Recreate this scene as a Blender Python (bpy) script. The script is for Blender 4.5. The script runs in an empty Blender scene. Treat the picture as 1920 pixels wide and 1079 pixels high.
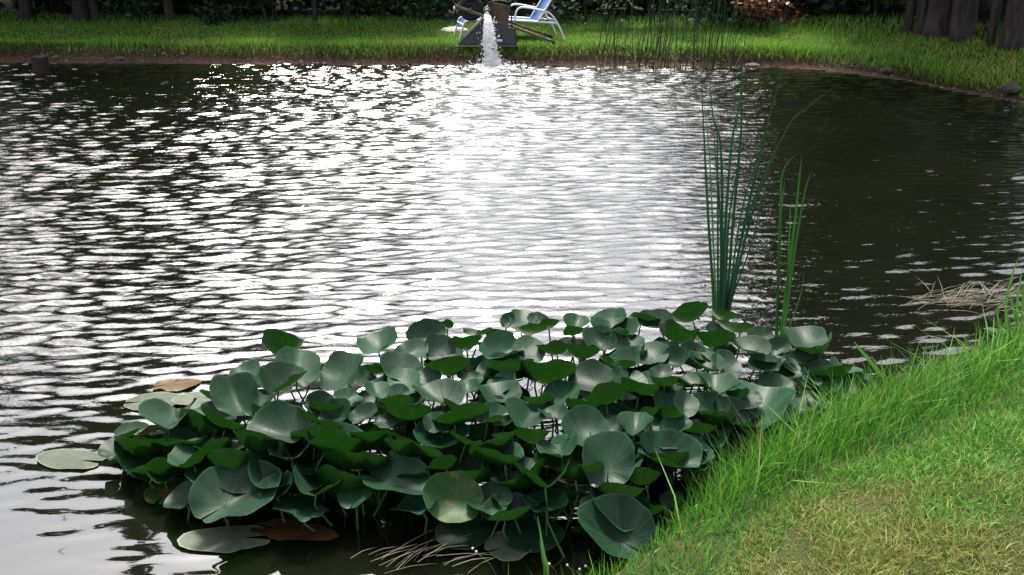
import bpy, bmesh, math, random
import numpy as np
from mathutils import Vector, Matrix, Euler
random.seed(11); np.random.seed(11)
scene = bpy.context.scene
C = scene.collection
R = math.radians
PI = math.pi

# ------------------------------------------------------------------ camera
F = 1844.0                       # focal length in pixels of the 1920 wide photograph
CAMH = 2.6
PITCH = R(21.9)
cam = bpy.data.cameras.new('camera'); camo = bpy.data.objects.new('camera', cam); C.objects.link(camo)
cam.sensor_width = 36.0; cam.lens = 36.0 * F / 1920.0
cam.clip_start = 0.05; cam.clip_end = 2000
camo.location = (0, 0, CAMH); camo.rotation_euler = (R(90) - PITCH, 0, 0)
scene.camera = camo

# ------------------------------------------------------------------ sky, sun, exposure
SUN_EL, SUN_AZ = R(61), R(-10)   # azimuth from +Y, negative = towards the left
w = bpy.data.worlds.new('World'); scene.world = w; w.use_nodes = True
nt = w.node_tree; nt.nodes.clear()
sky = nt.nodes.new('ShaderNodeTexSky'); sky.sky_type = 'NISHITA'; sky.sun_disc = False
sky.sun_elevation = SUN_EL; sky.sun_rotation = SUN_AZ
sky.dust_density = 5.0; sky.air_density = 1.0; sky.ozone_density = 1.0
hsv = nt.nodes.new('ShaderNodeHueSaturation'); hsv.inputs['Saturation'].default_value = 0.38
bg = nt.nodes.new('ShaderNodeBackground'); bg.inputs['Strength'].default_value = 0.15
wo = nt.nodes.new('ShaderNodeOutputWorld')
nt.links.new(sky.outputs[0], hsv.inputs['Color']); nt.links.new(hsv.outputs[0], bg.inputs['Color'])
nt.links.new(bg.outputs[0], wo.inputs['Surface'])
sl = bpy.data.lights.new('sun', 'SUN'); sl.energy = 3.0; sl.angle = R(12); sl.color = (1.0, 0.95, 0.86)
so = bpy.data.objects.new('sun', sl); C.objects.link(so)
sd = Vector((math.sin(SUN_AZ) * math.cos(SUN_EL), math.cos(SUN_AZ) * math.cos(SUN_EL), math.sin(SUN_EL)))
so.rotation_euler = sd.to_track_quat('Z', 'Y').to_euler(); so.location = sd * 40
vs = scene.view_settings
vs.view_transform = 'Standard'; vs.look = 'None'; vs.gamma = 1.0; vs.exposure = 1.52
scene.render.resolution_x = 1024; scene.render.resolution_y = 575

# ------------------------------------------------------------------ pixel -> place
cp, sp_ = math.cos(PITCH), math.sin(PITCH)
def ray(x, y):
    a = (x - 960.0) / F; b = (539.5 - y) / F
    return Vector((a, cp + b * sp_, -sp_ + b * cp))
def gz(x, y, z=0.0):             # where the pixel's ray meets height z
    d = ray(x, y); t = (z - CAMH) / d.z
    return Vector((d.x * t, d.y * t, z))
def gy(x, y, Y):                 # where it meets distance Y
    d = ray(x, y); t = Y / d.y
    return Vector((d.x * t, Y, CAMH + d.z * t))

# ------------------------------------------------------------------ helpers
def tag(o, label=None, cat=None, group=None, kind=None):
    if label: o['label'] = label
    if cat: o['category'] = cat
    if group: o['group'] = group
    if kind: o['kind'] = kind
    return o
def empty(name, loc=(0, 0, 0), rz=0.0):
    o = bpy.data.objects.new(name, None); C.objects.link(o)
    o.location = loc; o.rotation_euler = (0, 0, rz); o.empty_display_size = 0.1
    return o
def link(name, me, m=None, parent=None, smooth=False, loc=None):
    o = bpy.data.objects.new(name, me); C.objects.link(o)
    if m and not me.materials: me.materials.append(m)
    if smooth and len(me.polygons): me.polygons.foreach_set('use_smooth', [True] * len(me.polygons))
    if parent:
        o.parent = parent
        if loc is None: # geometry is in world space: keep it there
            o.matrix_parent_inverse = parent_matrix(parent).inverted()
    if loc is not None: o.location = loc
    return o
def parent_matrix(p):
    m = Matrix.LocRotScale(p.location, p.rotation_euler, p.scale)
    return m if not p.parent else parent_matrix(p.parent) @ p.matrix_parent_inverse @ m
def from_np(name, v, f, k):      # k vertices for each face
    me = bpy.data.meshes.new(name)
    v = np.ascontiguousarray(v, dtype=np.float32); f = np.ascontiguousarray(f, dtype=np.int32)
    me.vertices.add(len(v)); me.vertices.foreach_set('co', v.ravel())
    n = len(f); me.loops.add(n * k); me.loops.foreach_set('vertex_index', f.ravel())
    me.polygons.add(n); me.polygons.foreach_set('loop_start', np.arange(0, n * k, k, dtype=np.int32))
    me.update(calc_edges=True)
    return me
def set_col(me, col, name='Col'):
    a = me.color_attributes.new(name, 'FLOAT_COLOR', 'POINT')
    c = np.ones((len(me.vertices), 4), dtype=np.float32); c[:, :3] = col
    a.data.foreach_set('color', c.ravel())
class MB:
    def __init__(s): s.v = []; s.f = []
    def add(s, v, f):
        o = len(s.v); s.v += [tuple(p) for p in v]; s.f += [[i + o for i in q] for q in f]
    def tube(s, pts, rad, n=6, cap=True):
        pts = [Vector(p) for p in pts]
        if not hasattr(rad, '__len__'): rad = [rad] * len(pts)
        vs_ = []; fs = []; up = None
        for i, p in enumerate(pts):
            t = (pts[min(i + 1, len(pts) - 1)] - pts[max(i - 1, 0)]).normalized()
            if up is None:
                up = Vector((0, 0, 1)) if abs(t.z) < .9 else Vector((1, 0, 0))
            a = t.cross(up).normalized(); b = a.cross(t).normalized(); up = b
            for k in range(n):
                th = 2 * PI * k / n
                vs_.append(p + (a * math.cos(th) + b * math.sin(th)) * rad[i])
        for i in range(len(pts) - 1):
            for k in range(n):
                k2 = (k + 1) % n
                fs.append([i * n + k, i * n + k2, (i + 1) * n + k2, (i + 1) * n + k])
        if cap:
            fs.append(list(range(n))[::-1]); fs.append([(len(pts) - 1) * n + k for k in range(n)])
        s.add(vs_, fs)
    def hull8(s, a, b):          # two quads a (bottom) and b (top) joined to a solid
        s.add(list(a) + list(b), [[3, 2, 1, 0], [4, 5, 6, 7], [0, 1, 5, 4], [1, 2, 6, 5], [2, 3, 7, 6], [3, 0, 4, 7]])
    def build(s, name, m, parent=None, smooth=False):
        me = bpy.data.meshes.new(name); me.from_pydata(s.v, [], s.f); me.update()
        return link(name, me, m, parent, smooth)
def spline(pts, n):
    P = [Vector(p) for p in pts]; out = []
    for i in range(len(P) - 1):
        p0 = P[max(i - 1, 0)]; p1 = P[i]; p2 = P[i + 1]; p3 = P[min(i + 2, len(P) - 1)]
        for k in range(n):
            t = k / n
            out.append(0.5 * (2 * p1 + (p2 - p0) * t + (2 * p0 - 5 * p1 + 4 * p2 - p3) * t * t + (3 * p1 - p0 - 3 * p2 + p3) * t ** 3))
    out.append(P[-1]); return out

# ------------------------------------------------------------------ materials
def new_mat(name):
    m = bpy.data.materials.new(name); m.use_nodes = True
    t = m.node_tree; b = t.nodes['Principled BSDF']
    return m, t, b
def nd(t, typ, **kw):
    n = t.nodes.new(typ)
    for k, v in kw.items():
        if k in n.inputs: n.inputs[k].default_value = v
        else: setattr(n, k, v)
    return n
def ramp(t, fac, stops):
    r = t.nodes.new('ShaderNodeValToRGB'); e = r.color_ramp.elements
    while len(e) < len(stops): e.new(0.5)
    for i, (p, c) in enumerate(stops): e[i].position = p; e[i].color = (*c, 1)
    t.links.new(fac, r.inputs['Fac']); return r.outputs['Color']
def noisy(name, c1, c2, scale=8, rough=0.8, bump=0.3, dist=0.02, detail=5, spec=0.4, metal=0.0, stretch=(1, 1, 1)):
    m, t, b = new_mat(name)
    tc = nd(t, 'ShaderNodeTexCoord'); mp = nd(t, 'ShaderNodeMapping'); mp.inputs['Scale'].default_value = stretch
    t.links.new(tc.outputs['Object'], mp.inputs['Vector'])
    n = nd(t, 'ShaderNodeTexNoise', Scale=scale, Detail=detail, Roughness=0.6)
    t.links.new(mp.outputs[0], n.inputs['Vector'])
    t.links.new(ramp(t, n.outputs['Fac'], [(0.3, c1), (0.7, c2)]), b.inputs['Base Color'])
    b.inputs['Roughness'].default_value = rough; b.inputs['Specular IOR Level'].default_value = spec
    b.inputs['Metallic'].default_value = metal
    if bump:
        bp = nd(t, 'ShaderNodeBump', Strength=bump, Distance=dist)
        t.links.new(n.outputs['Fac'], bp.inputs['Height']); t.links.new(bp.outputs[0], b.inputs['Normal'])
    return m
def translucent_mix(t, b, col_socket_or_val, fac):
    tr = nd(t, 'ShaderNodeBsdfTranslucent'); mx = nd(t, 'ShaderNodeMixShader'); mx.inputs['Fac'].default_value = fac
    if isinstance(col_socket_or_val, tuple): tr.inputs['Color'].default_value = (*col_socket_or_val, 1)
    else: t.links.new(col_socket_or_val, tr.inputs['Color'])
    t.links.new(b.outputs[0], mx.inputs[1]); t.links.new(tr.outputs[0], mx.inputs[2])
    t.links.new(mx.outputs[0], t.nodes['Material Output'].inputs['Surface'])
def blade_mat(name, rough=0.5, tr=0.35, spec=0.35):   # colour comes from each blade's own colour attribute
    m, t, b = new_mat(name)
    a = nd(t, 'ShaderNodeVertexColor'); a.layer_name = 'Col'
    t.links.new(a.outputs['Color'], b.inputs['Base Color'])
    b.inputs['Roughness'].default_value = rough; b.inputs['Specular IOR Level'].default_value = spec
    translucent_mix(t, b, a.outputs['Color'], tr)
    return m
def plain_leaf(name, c1, c2, tr=0.3, rough=0.55, scale=3):
    m, t, b = new_mat(name)
    tc = nd(t, 'ShaderNodeTexCoord'); n = nd(t, 'ShaderNodeTexNoise', Scale=scale, Detail=3.0)
    t.links.new(tc.outputs['Object'], n.inputs['Vector'])
    c = ramp(t, n.outputs['Fac'], [(0.35, c1), (0.65, c2)])
    t.links.new(c, b.inputs['Base Color']); b.inputs['Roughness'].default_value = rough
    b.inputs['Specular IOR Level'].default_value = 0.3
    translucent_mix(t, b, c, tr)
    return m

def lily_material(name, top1, top2, und, brown=0.0):
    m, t, b = new_mat(name)
    L = t.links.new
    tc = nd(t, 'ShaderNodeTexCoord'); sx = nd(t, 'ShaderNodeSeparateXYZ'); L(tc.outputs['Object'], sx.inputs[0])
    at = nd(t, 'ShaderNodeMath', operation='ARCTAN2'); L(sx.outputs['Y'], at.inputs[0]); L(sx.outputs['X'], at.inputs[1])
    oi = nd(t, 'ShaderNodeObjectInfo')
    cb = nd(t, 'ShaderNodeCombineXYZ'); L(at.outputs[0], cb.inputs[0]); L(oi.outputs['Random'], cb.inputs[1])
    vein = nd(t, 'ShaderNodeTexNoise', Scale=4.5, Detail=4.0, Roughness=0.65); L(cb.outputs[0], vein.inputs['Vector'])
    ad = nd(t, 'ShaderNodeVectorMath', operation='ADD'); L(tc.outputs['Object'], ad.inputs[0])
    cr = nd(t, 'ShaderNodeCombineXYZ'); ml = nd(t, 'ShaderNodeMath', operation='MULTIPLY'); ml.inputs[1].default_value = 37.0
    L(oi.outputs['Random'], ml.inputs[0]); L(ml.outputs[0], cr.inputs[2]); L(cr.outputs[0], ad.inputs[1])
    blot = nd(t, 'ShaderNodeTexNoise', Scale=9.0, Detail=4.0, Roughness=0.6); L(ad.outputs[0], blot.inputs['Vector'])
    sm = nd(t, 'ShaderNodeMath', operation='MULTIPLY_ADD'); sm.inputs[1].default_value = 0.5
    L(vein.outputs['Fac'], sm.inputs[0])
    hb = nd(t, 'ShaderNodeMath', operation='MULTIPLY'); hb.inputs[1].default_value = 0.5; L(blot.outputs['Fac'], hb.inputs[0]); L(hb.outputs[0], sm.inputs[2])
    ctop = ramp(t, sm.outputs[0], [(0.38, top1), (0.62, top2)])
    # each leaf a little lighter or darker, some a bit yellower
    hs = nd(t, 'ShaderNodeHueSaturation'); L(ctop, hs.inputs['Color'])
    mr = nd(t, 'ShaderNodeMapRange'); mr.inputs['To Min'].default_value = 0.7; mr.inputs['To Max'].default_value = 1.35
    L(oi.outputs['Random'], mr.inputs['Value']); L(mr.outputs[0], hs.inputs['Value'])
    rimc = nd(t, 'ShaderNodeVertexColor'); rimc.layer_name = 'Col'
    mxr = nd(t, 'ShaderNodeMix', data_type='RGBA'); L(rimc.outputs['Color'], mxr.inputs['Factor']); L(hs.outputs[0], mxr.inputs['A'])
    mxr.inputs['B'].default_value = (*[min(1, 2.6 * c) for c in top2], 1)  # rim highlight painted in: leaf edge mixed towards a paler colour
    col = mxr.outputs['Result']
    # small eaten / decayed spots
    sp = nd(t, 'ShaderNodeTexNoise', Scale=16.0, Detail=3.0); L(ad.outputs[0], sp.inputs['Vector'])
    sr = nd(t, 'ShaderNodeMapRange'); sr.inputs['From Min'].default_value = 0.735 - brown; sr.inputs['From Max'].default_value = 0.77 - brown
    L(sp.outputs['Fac'], sr.inputs['Value'])
    mxc = nd(t, 'ShaderNodeMix', data_type='RGBA'); L(sr.outputs[0], mxc.inputs['Factor']); L(col, mxc.inputs['A'])
    mxc.inputs['B'].default_value = (0.09, 0.06, 0.015, 1)
    col = mxc.outputs['Result']
    gm = nd(t, 'ShaderNodeNewGeometry')
    mb = nd(t, 'ShaderNodeMix', data_type='RGBA'); L(gm.outputs['Backfacing'], mb.inputs['Factor']); L(col, mb.inputs['A'])
    L(ramp(t, sm.outputs[0], [(0.36, tuple(0.5 * c for c in und)), (0.64, tuple(1.5 * c for c in und))]), mb.inputs['B'])
    L(mb.outputs['Result'], b.inputs['Base Color'])
    b.inputs['Roughness'].default_value = 0.46; b.inputs['Specular IOR Level'].default_value = 0.18
    bp = nd(t, 'ShaderNodeBump', Strength=0.5, Distance=0.010); L(sm.outputs[0], bp.inputs['Height']); L(bp.outputs[0], b.inputs['Normal'])
    translucent_mix(t, b, (0.018, 0.085, 0.007), 0.13)
    return m

M = {}
M['lily'] = lily_material('lily_leaf', (0.0035, 0.017, 0.008), (0.012, 0.040, 0.018), (0.006, 0.028, 0.004))
M['lily_yellow'] = lily_material('lily_leaf_yellowing', (0.008, 0.030, 0.008), (0.022, 0.048, 0.012), (0.02, 0.05, 0.005), 0.12)
M['pad_pale'] = lily_material('lily_pad_pale', (0.05, 0.066, 0.045), (0.105, 0.12, 0.085), (0.03, 0.05, 0.01), 0.07)
M['pad_yellow'] = lily_material('lily_pad_yellow', (0.04, 0.025, 0.010), (0.10, 0.06, 0.022), (0.07, 0.04, 0.01), 0.08)
M['pad_brown'] = noisy('lily_pad_rotten', (0.012, 0.0045, 0.002), (0.055, 0.021, 0.004), 14, 0.5, 0.4, 0.01)
M['stalk'] = noisy('lily_stalk', (0.03, 0.07, 0.02), (0.05, 0.10, 0.03), 20, 0.5, 0.1)
M['reed'] = blade_mat('reed_leaf', 0.45, 0.3)
M['grass'] = blade_mat('grass_blade', 0.55, 0.35)
M['bark'] = noisy('bark', (0.018, 0.015, 0.015), (0.062, 0.052, 0.050), 5, 0.95, 0.9, 0.05, 6, 0.2, stretch=(3, 3, 0.6))
M['needles'] = plain_leaf('spruce_needles', (0.012, 0.026, 0.010), (0.030, 0.052, 0.018), 0.12)
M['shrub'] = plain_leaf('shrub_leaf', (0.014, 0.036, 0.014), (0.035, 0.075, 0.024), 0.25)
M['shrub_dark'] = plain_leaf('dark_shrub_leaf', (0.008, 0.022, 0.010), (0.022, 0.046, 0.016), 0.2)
M['dead'] = plain_leaf('withered_leaf', (0.08, 0.032, 0.016), (0.21, 0.10, 0.05), 0.15)
M['weed'] = plain_leaf('weed_leaf', (0.025, 0.09, 0.012), (0.045, 0.13, 0.02), 0.3)
M['rock'] = noisy('rock', (0.025, 0.022, 0.018), (0.075, 0.068, 0.055), 9, 0.9, 0.6, 0.03)
M['pebble'] = noisy('pebble', (0.06, 0.045, 0.035), (0.22, 0.19, 0.16), 5, 0.85, 0.3)
M['white_rock'] = noisy('pale_rock', (0.42, 0.37, 0.30), (0.62, 0.58, 0.50), 7, 0.9, 0.4)
M['wood_dark'] = noisy('wet_wood', (0.006, 0.0035, 0.003), (0.02, 0.011, 0.009), 12, 0.75, 0.6, 0.02, stretch=(2, 2, 0.5))
M['wood'] = noisy('weathered_wood', (0.05, 0.038, 0.025), (0.15, 0.115, 0.07), 10, 0.8, 0.4, 0.01, stretch=(0.6, 3, 3))
M['tray'] = noisy('barrow_steel', (0.009, 0.010, 0.014), (0.018, 0.019, 0.023), 6, 0.5, 0.12, 0.01, spec=0.5)
M['tray_edge'] = noisy('barrow_rim', (0.11, 0.13, 0.13), (0.18, 0.20, 0.20), 6, 0.5, 0.1)
M['rubber'] = noisy('rubber', (0.007, 0.007, 0.008), (0.014, 0.014, 0.015), 20, 0.75, 0.2)
M['rust'] = noisy('rusty_paint', (0.07, 0.014, 0.010), (0.13, 0.085, 0.055), 9, 0.8, 0.3)
M['tan'] = noisy('dusty_panel', (0.05, 0.035, 0.022), (0.11, 0.085, 0.055), 8, 0.85, 0.3)
M['black_metal'] = noisy('black_metal', (0.008, 0.008, 0.009), (0.018, 0.018, 0.02), 10, 0.5, 0.1)
M['white_metal'] = noisy('white_enamel', (0.62, 0.64, 0.66), (0.74, 0.75, 0.76), 6, 0.4, 0.05, 0.005)
M['blue'] = noisy('blue_fabric', (0.022, 0.055, 0.18), (0.035, 0.08, 0.24), 60, 0.8, 0.2, 0.004)
M['print'] = noisy('printed_lettering', (0.62, 0.64, 0.67), (0.80, 0.81, 0.83), 60, 0.6, 0)
M['straw'] = blade_mat('straw', 0.6, 0.1)
M['bud'] = noisy('flower_bud', (0.40, 0.28, 0.22), (0.55, 0.45, 0.36), 30, 0.7, 0.1)
M['white_petal'] = noisy('petal', (0.6, 0.6, 0.56), (0.75, 0.75, 0.72), 30, 0.6, 0)
def jet_mat():
    m, t, b = new_mat('aerated_water')
    b.inputs['Base Color'].default_value = (0.80, 0.83, 0.86, 1); b.inputs['Roughness'].default_value = 0.15
    b.inputs['IOR'].default_value = 1.33
    tc = nd(t, 'ShaderNodeTexCoord'); n = nd(t, 'ShaderNodeTexNoise', Scale=26.0, Detail=5.0)
    mp = nd(t, 'ShaderNodeMapping'); mp.inputs['Scale'].default_value = (1, 1, 0.55)
    t.links.new(tc.outputs['Object'], mp.inputs['Vector']); t.links.new(mp.outputs[0], n.inputs['Vector'])
    bp = nd(t, 'ShaderNodeBump', Strength=0.45, Distance=0.03); t.links.new(n.outputs['Fac'], bp.inputs['Height']); t.links.new(bp.outputs[0], b.inputs['Normal'])
    jc = ramp(t, n.outputs['Fac'], [(0.28, (0.80, 0.83, 0.86)), (0.45, (0.98, 0.98, 0.98))]); t.links.new(jc, b.inputs['Base Color'])
    translucent_mix(t, b, jc, 0.5)
    return m
M['jet'] = jet_mat()
def water_mat():
    m, t, b = new_mat('pond_water')
    tc = nd(t, 'ShaderNodeTexCoord')
    n0 = nd(t, 'ShaderNodeTexNoise', Scale=0.8, Detail=3.0); t.links.new(tc.outputs['Object'], n0.inputs['Vector'])
    t.links.new(ramp(t, n0.outputs['Fac'], [(0.3, (0.0026, 0.0034, 0.0018)), (0.7, (0.0044, 0.0050, 0.0026))]), b.inputs['Base Color'])
    b.inputs['Roughness'].default_value = 0.03; b.inputs['IOR'].default_value = 2.0
    mp = nd(t, 'ShaderNodeMapping'); mp.inputs['Scale'].default_value = (11.0, 26.0, 1.0)
    n1 = nd(t, 'ShaderNodeTexNoise', Scale=1.0, Detail=3.0, Roughness=0.6)
    t.links.new(tc.outputs['Object'], mp.inputs['Vector']); t.links.new(mp.outputs[0], n1.inputs['Vector'])
    a = nd(t, 'ShaderNodeVertexColor'); a.layer_name = 'Col'
    ml = nd(t, 'ShaderNodeMath', operation='MULTIPLY'); t.links.new(n1.outputs['Fac'], ml.inputs[0]); t.links.new(a.outputs['Color'], ml.inputs[1])
    bp = nd(t, 'ShaderNodeBump', Strength=0.5, Distance=0.02)
    t.links.new(ml.outputs[0], bp.inputs['Height']); t.links.new(bp.outputs[0], b.inputs['Normal'])
    return m
M['water'] = water_mat()
def ground_mat():                # Col.r = bare soil, Col.g = forest litter
    m, t, b = new_mat('ground')
    L = t.links.new
    tc = nd(t, 'ShaderNodeTexCoord')
    n = nd(t, 'ShaderNodeTexNoise', Scale=1.6, Detail=6.0, Roughness=0.65); L(tc.outputs['Object'], n.inputs['Vector'])
    f = nd(t, 'ShaderNodeTexNoise', Scale=22.0, Detail=5.0, Roughness=0.7); L(tc.outputs['Object'], f.inputs['Vector'])
    turf = ramp(t, n.outputs['Fac'], [(0.35, (0.015, 0.032, 0.006)), (0.65, (0.045, 0.040, 0.014))])
    soil = ramp(t, f.outputs['Fac'], [(0.3, (0.024, 0.014, 0.010)), (0.7, (0.085, 0.054, 0.038))])
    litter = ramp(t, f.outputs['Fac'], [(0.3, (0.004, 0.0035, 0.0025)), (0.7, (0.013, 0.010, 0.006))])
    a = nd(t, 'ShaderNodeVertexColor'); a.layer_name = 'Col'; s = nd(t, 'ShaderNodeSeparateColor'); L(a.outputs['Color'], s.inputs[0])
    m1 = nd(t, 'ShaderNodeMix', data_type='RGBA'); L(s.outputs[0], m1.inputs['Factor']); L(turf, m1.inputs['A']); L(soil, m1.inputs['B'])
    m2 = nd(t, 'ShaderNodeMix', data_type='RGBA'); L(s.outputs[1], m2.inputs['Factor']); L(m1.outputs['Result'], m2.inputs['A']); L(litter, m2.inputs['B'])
    L(m2.outputs['Result'], b.inputs['Base Color']); b.inputs['Roughness'].default_value = 0.95; b.inputs['Specular IOR Level'].default_value = 0.15
    bp = nd(t, 'ShaderNodeBump', Strength=0.7, Distance=0.03); L(f.outputs['Fac'], bp.inputs['Height']); L(bp.outputs[0], b.inputs['Normal'])
    return m
M['ground'] = ground_mat()

# ------------------------------------------------------------------ pond outline and terrain
near_px = [(1120, 1092), (1210, 1032), (1285, 968), (1355, 912), (1440, 864), (1565, 812), (1690, 756), (1780, 706), (1880, 664), (1990, 622)]
far_px = [(1990, 212), (1900, 191), (1800, 173), (1700, 153), (1600, 139), (1500, 129), (1400, 126), (1200, 124), (900, 122.5), (600, 121), (300, 119), (0, 118), (-250, 120)]
shore = [gz(x, y).xy for x, y in near_px]
shore += [Vector((5.4, 6.6)), Vector((7.6, 8.0)), Vector((9.2, 10.0)), Vector((9.4, 11.6))]
shore += [gz(x, y).xy for x, y in far_px]
shore += [Vector((-13.0, 15.0)), Vector((-14.5, 12.0)), Vector((-13.0, 7.0)), Vector((-9.0, 3.0)), Vector((-5.0, 1.6)), Vector((-2.0, 1.9)), Vector((-0.6, 2.5))]
shore = [p.xy for p in spline([Vector((p.x, p.y, 0)) for p in shore + [shore[0]]], 3)[:-1]]
SP = np.array([[p.x, p.y] for p in shore])
def sdist(P):                    # positive outside the pond
    A = SP; B = np.roll(SP, -1, axis=0)
    best = np.full(len(P), 1e9); inside = np.zeros(len(P), bool)
    for a, b in zip(A, B):
        e = b - a; w_ = P - a
        t = np.clip((w_ @ e) / max(e @ e, 1e-9), 0, 1)
        d = w_ - t[:, None] * e
        best = np.minimum(best, (d * d).sum(1))
        c = (a[1] <= P[:, 1]) != (b[1] <= P[:, 1])
        with np.errstate(divide='ignore', invalid='ignore'):
            xi = a[0] + (P[:, 1] - a[1]) / (b[1] - a[1]) * e[0]
        inside ^= c & (P[:, 0] < xi)
    return np.where(inside, -1, 1) * np.sqrt(best)
def wob(P, f, seed):
    r = np.random.RandomState(seed); o = np.zeros(len(P))
    for i in range(7):
        a = r.uniform(0, 2 * PI); k = f * r.uniform(0.5, 1.7)
        o += np.sin((P[:, 0] * math.cos(a) + P[:, 1] * math.sin(a)) * k + r.uniform(0, 6.28))
    return o / 3.0
def sm(a, b, x): t = np.clip((x - a) / (b - a), 0, 1); return t * t * (3 - 2 * t)
def height(P, s=None):
    if s is None: s = sdist(P)
    far = sm(7.5, 10.5, P[:, 1])
    lip = 0.24 + 0.02 * wob(P, 3.0, 5)
    right = sm(4.0, 7.5, P[:, 0])
    zf = lip * (1 - 0.35 * right) * sm(-0.02, 0.30 + 0.5 * right, s) + np.clip(s - 0.25, 0, 4) * (0.045 + 0.20 * right)
    zn = 0.10 * sm(0, 0.15, s) + 0.72 * (1 - np.exp(-np.clip(s, 0, 30) / 2.0)) + 0.012 * wob(P, 5.0, 8) * sm(0, 0.5, s)
    z = zn * (1 - far) + zf * far
    z = z + 0.015 * wob(P, 1.3, 3) * sm(0.3, 1.5, s)
    return np.where(s > 0, z, -0.75 * sm(0, 1.2, -s) - 0.0)
def on_ground(x, y):             # walk along the pixel's ray until it meets the terrain beyond the pond
    d = ray(x, y); t = np.linspace(8.0, 30.0, 900) / d.y
    q = np.stack([d.x * t, d.y * t], 1); s = sdist(q); hit = np.nonzero((CAMH + d.z * t <= height(q, s)) & (s > 0.02) & (q[:, 1] > 11))[0]
    i = hit[0] if len(hit) else -1
    return Vector((q[i, 0], q[i, 1], CAMH + d.z * t[i]))
def H(x, y): return float(height(np.array([[x, y]]))[0])

xs = np.concatenate([[-300, -120, -60, -35, -24, -18], np.arange(-15, 13.01, 0.11), [15, 18, 24, 35, 60, 120, 300]])
ys = np.concatenate([[-200, -60, -20, -8, -4, -2], np.arange(-1, 23.01, 0.10), [24.5, 27, 31, 38, 50, 80, 150, 400]])
GX, GY = np.meshgrid(xs, ys); P = np.stack([GX.ravel(), GY.ravel()], 1)
s_all = sdist(P); Z = height(P, s_all)
nx, ny = len(xs), len(ys)
ii = (np.arange(ny - 1)[:, None] * nx + np.arange(nx - 1)[None, :]).ravel()
faces = np.stack([ii, ii + 1, ii + nx + 1, ii + nx], 1)
me = from_np('ground', np.column_stack([P, Z]), faces, 4)
far = sm(7.5, 10.5, P[:, 1])
soil = far * (1 - sm(0.18, 0.34, s_all + 0.05 * wob(P, 4, 9))) + (1 - far) * (1 - sm(0.0, 0.12, s_all))
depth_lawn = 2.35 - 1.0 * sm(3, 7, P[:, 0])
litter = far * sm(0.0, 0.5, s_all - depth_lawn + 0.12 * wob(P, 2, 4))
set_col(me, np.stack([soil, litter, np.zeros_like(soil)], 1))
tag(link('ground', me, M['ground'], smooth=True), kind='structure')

# ------------------------------------------------------------------ water
wx = np.arange(-11.5, 9.6, 0.042); wy = np.arange(1.6, 17.0, 0.0175)
WX, WY = np.meshgrid(wx, wy); X = WX.ravel().astype(np.float32); Y = WY.ravel().astype(np.float32)
WP = np.stack([X, Y], 1)
rs = np.random.RandomState(3)
zw = np.zeros(len(X), np.float32)
for g in range(3):
    env = np.clip(1.0 + 0.45 * wob(WP, 0.9, 30 + g), 0.25, 1.8).astype(np.float32)
    acc = np.zeros(len(X), np.float32)
    for i in range(26):
        lam = math.exp(rs.uniform(math.log(0.062), math.log(0.205)))
        th = R(90) + R(6) + rs.normal(0, R(14))
        k = 2 * PI / lam
        acc += np.float32(0.037 / k) * np.sin(np.float32(k * math.cos(th)) * X + np.float32(k * math.sin(th)) * Y + np.float32(rs.uniform(0, 6.28)))
    zw += acc * env
# choppy rings that leave the place where the jet lands
jet_xy = gz(922, 125).xy
jd = np.sqrt((X - jet_xy.x) ** 2 + (Y - jet_xy.y) ** 2)
for lam, a in ((0.14, 0.7), (0.21, 1.0), (0.30, 0.8)):
    k = 2 * PI / lam
    zw += np.float32(a * 0.11 / k) * np.exp(-jd / 3.2) * np.sin(k * jd + 1.2 * wob(WP, 2.2, 50)).astype(np.float32)
calm = sm(3.7, 6.0, np.hypot(X + 0.6, Y)) * 0.88 + 0.12          # sheltered water by the near bank
calm *= 0.8 + 0.2 * sm(1.6, -0.8, X - 0.36 * Y - 0.2)          # lee of the trees on the right
zw *= calm
wn = len(wx); wi = (np.arange(len(wy) - 1)[:, None] * wn + np.arange(wn - 1)[None, :]).ravel()
me = from_np('water', np.column_stack([X, Y, zw]), np.stack([wi, wi + 1, wi + wn + 1, wi + wn], 1), 4)
set_col(me, np.repeat((calm ** 2 * (0.5 + 0.9 * np.exp(-jd / 5.0)))[:, None], 3, 1))
tag(link('water', me, M['water'], smooth=True), kind='structure')

# ------------------------------------------------------------------ grass blades
def blades(P, z, h, wd, lean, col, name, mat, curve=0.6):
    n = len(P); rs = np.random.RandomState(len(P) % 1000)
    a = rs.uniform(0, 2 * PI, n); la = rs.uniform(0, 2 * PI, n) if np.isscalar(lean) else lean[1]
    ln = (rs.uniform(0.15, 1.0, n) * lean) if np.isscalar(lean) else lean[0]
    dx, dy = np.cos(la), np.sin(la); sx_, sy_ = np.cos(a), np.sin(a)
    V = np.zeros((n, 5, 3), np.float32)
    for j, (t, wf) in enumerate(((0, 1.0), (0.5, 0.85), (1.0, 0.0))):
        out = ln * h * (t ** 2 * curve + t * (1 - curve)); up = h * t * (1 - 0.25 * ln * t)
        cx = P[:, 0] + dx * out; cy = P[:, 1] + dy * out; cz = z + up
        if j < 2:
            V[:, 2 * j] = np.stack([cx - sx_ * wd * wf / 2, cy - sy_ * wd * wf / 2, cz], 1)
            V[:, 2 * j + 1] = np.stack([cx + sx_ * wd * wf / 2, cy + sy_ * wd * wf / 2, cz], 1)
        else: V[:, 4] = np.stack([cx, cy, cz], 1)
    b = np.arange(n)[:, None] * 5
    T = np.concatenate([b + np.array([[0, 1, 3]]), b + np.array([[0, 3, 2]]), b + np.array([[2, 3, 4]])], 0)
    me = from_np(name, V.reshape(-1, 3), T, 3)
    set_col(me, np.repeat(col, 5, axis=0))
    return link(name, me, mat, smooth=True)
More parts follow.
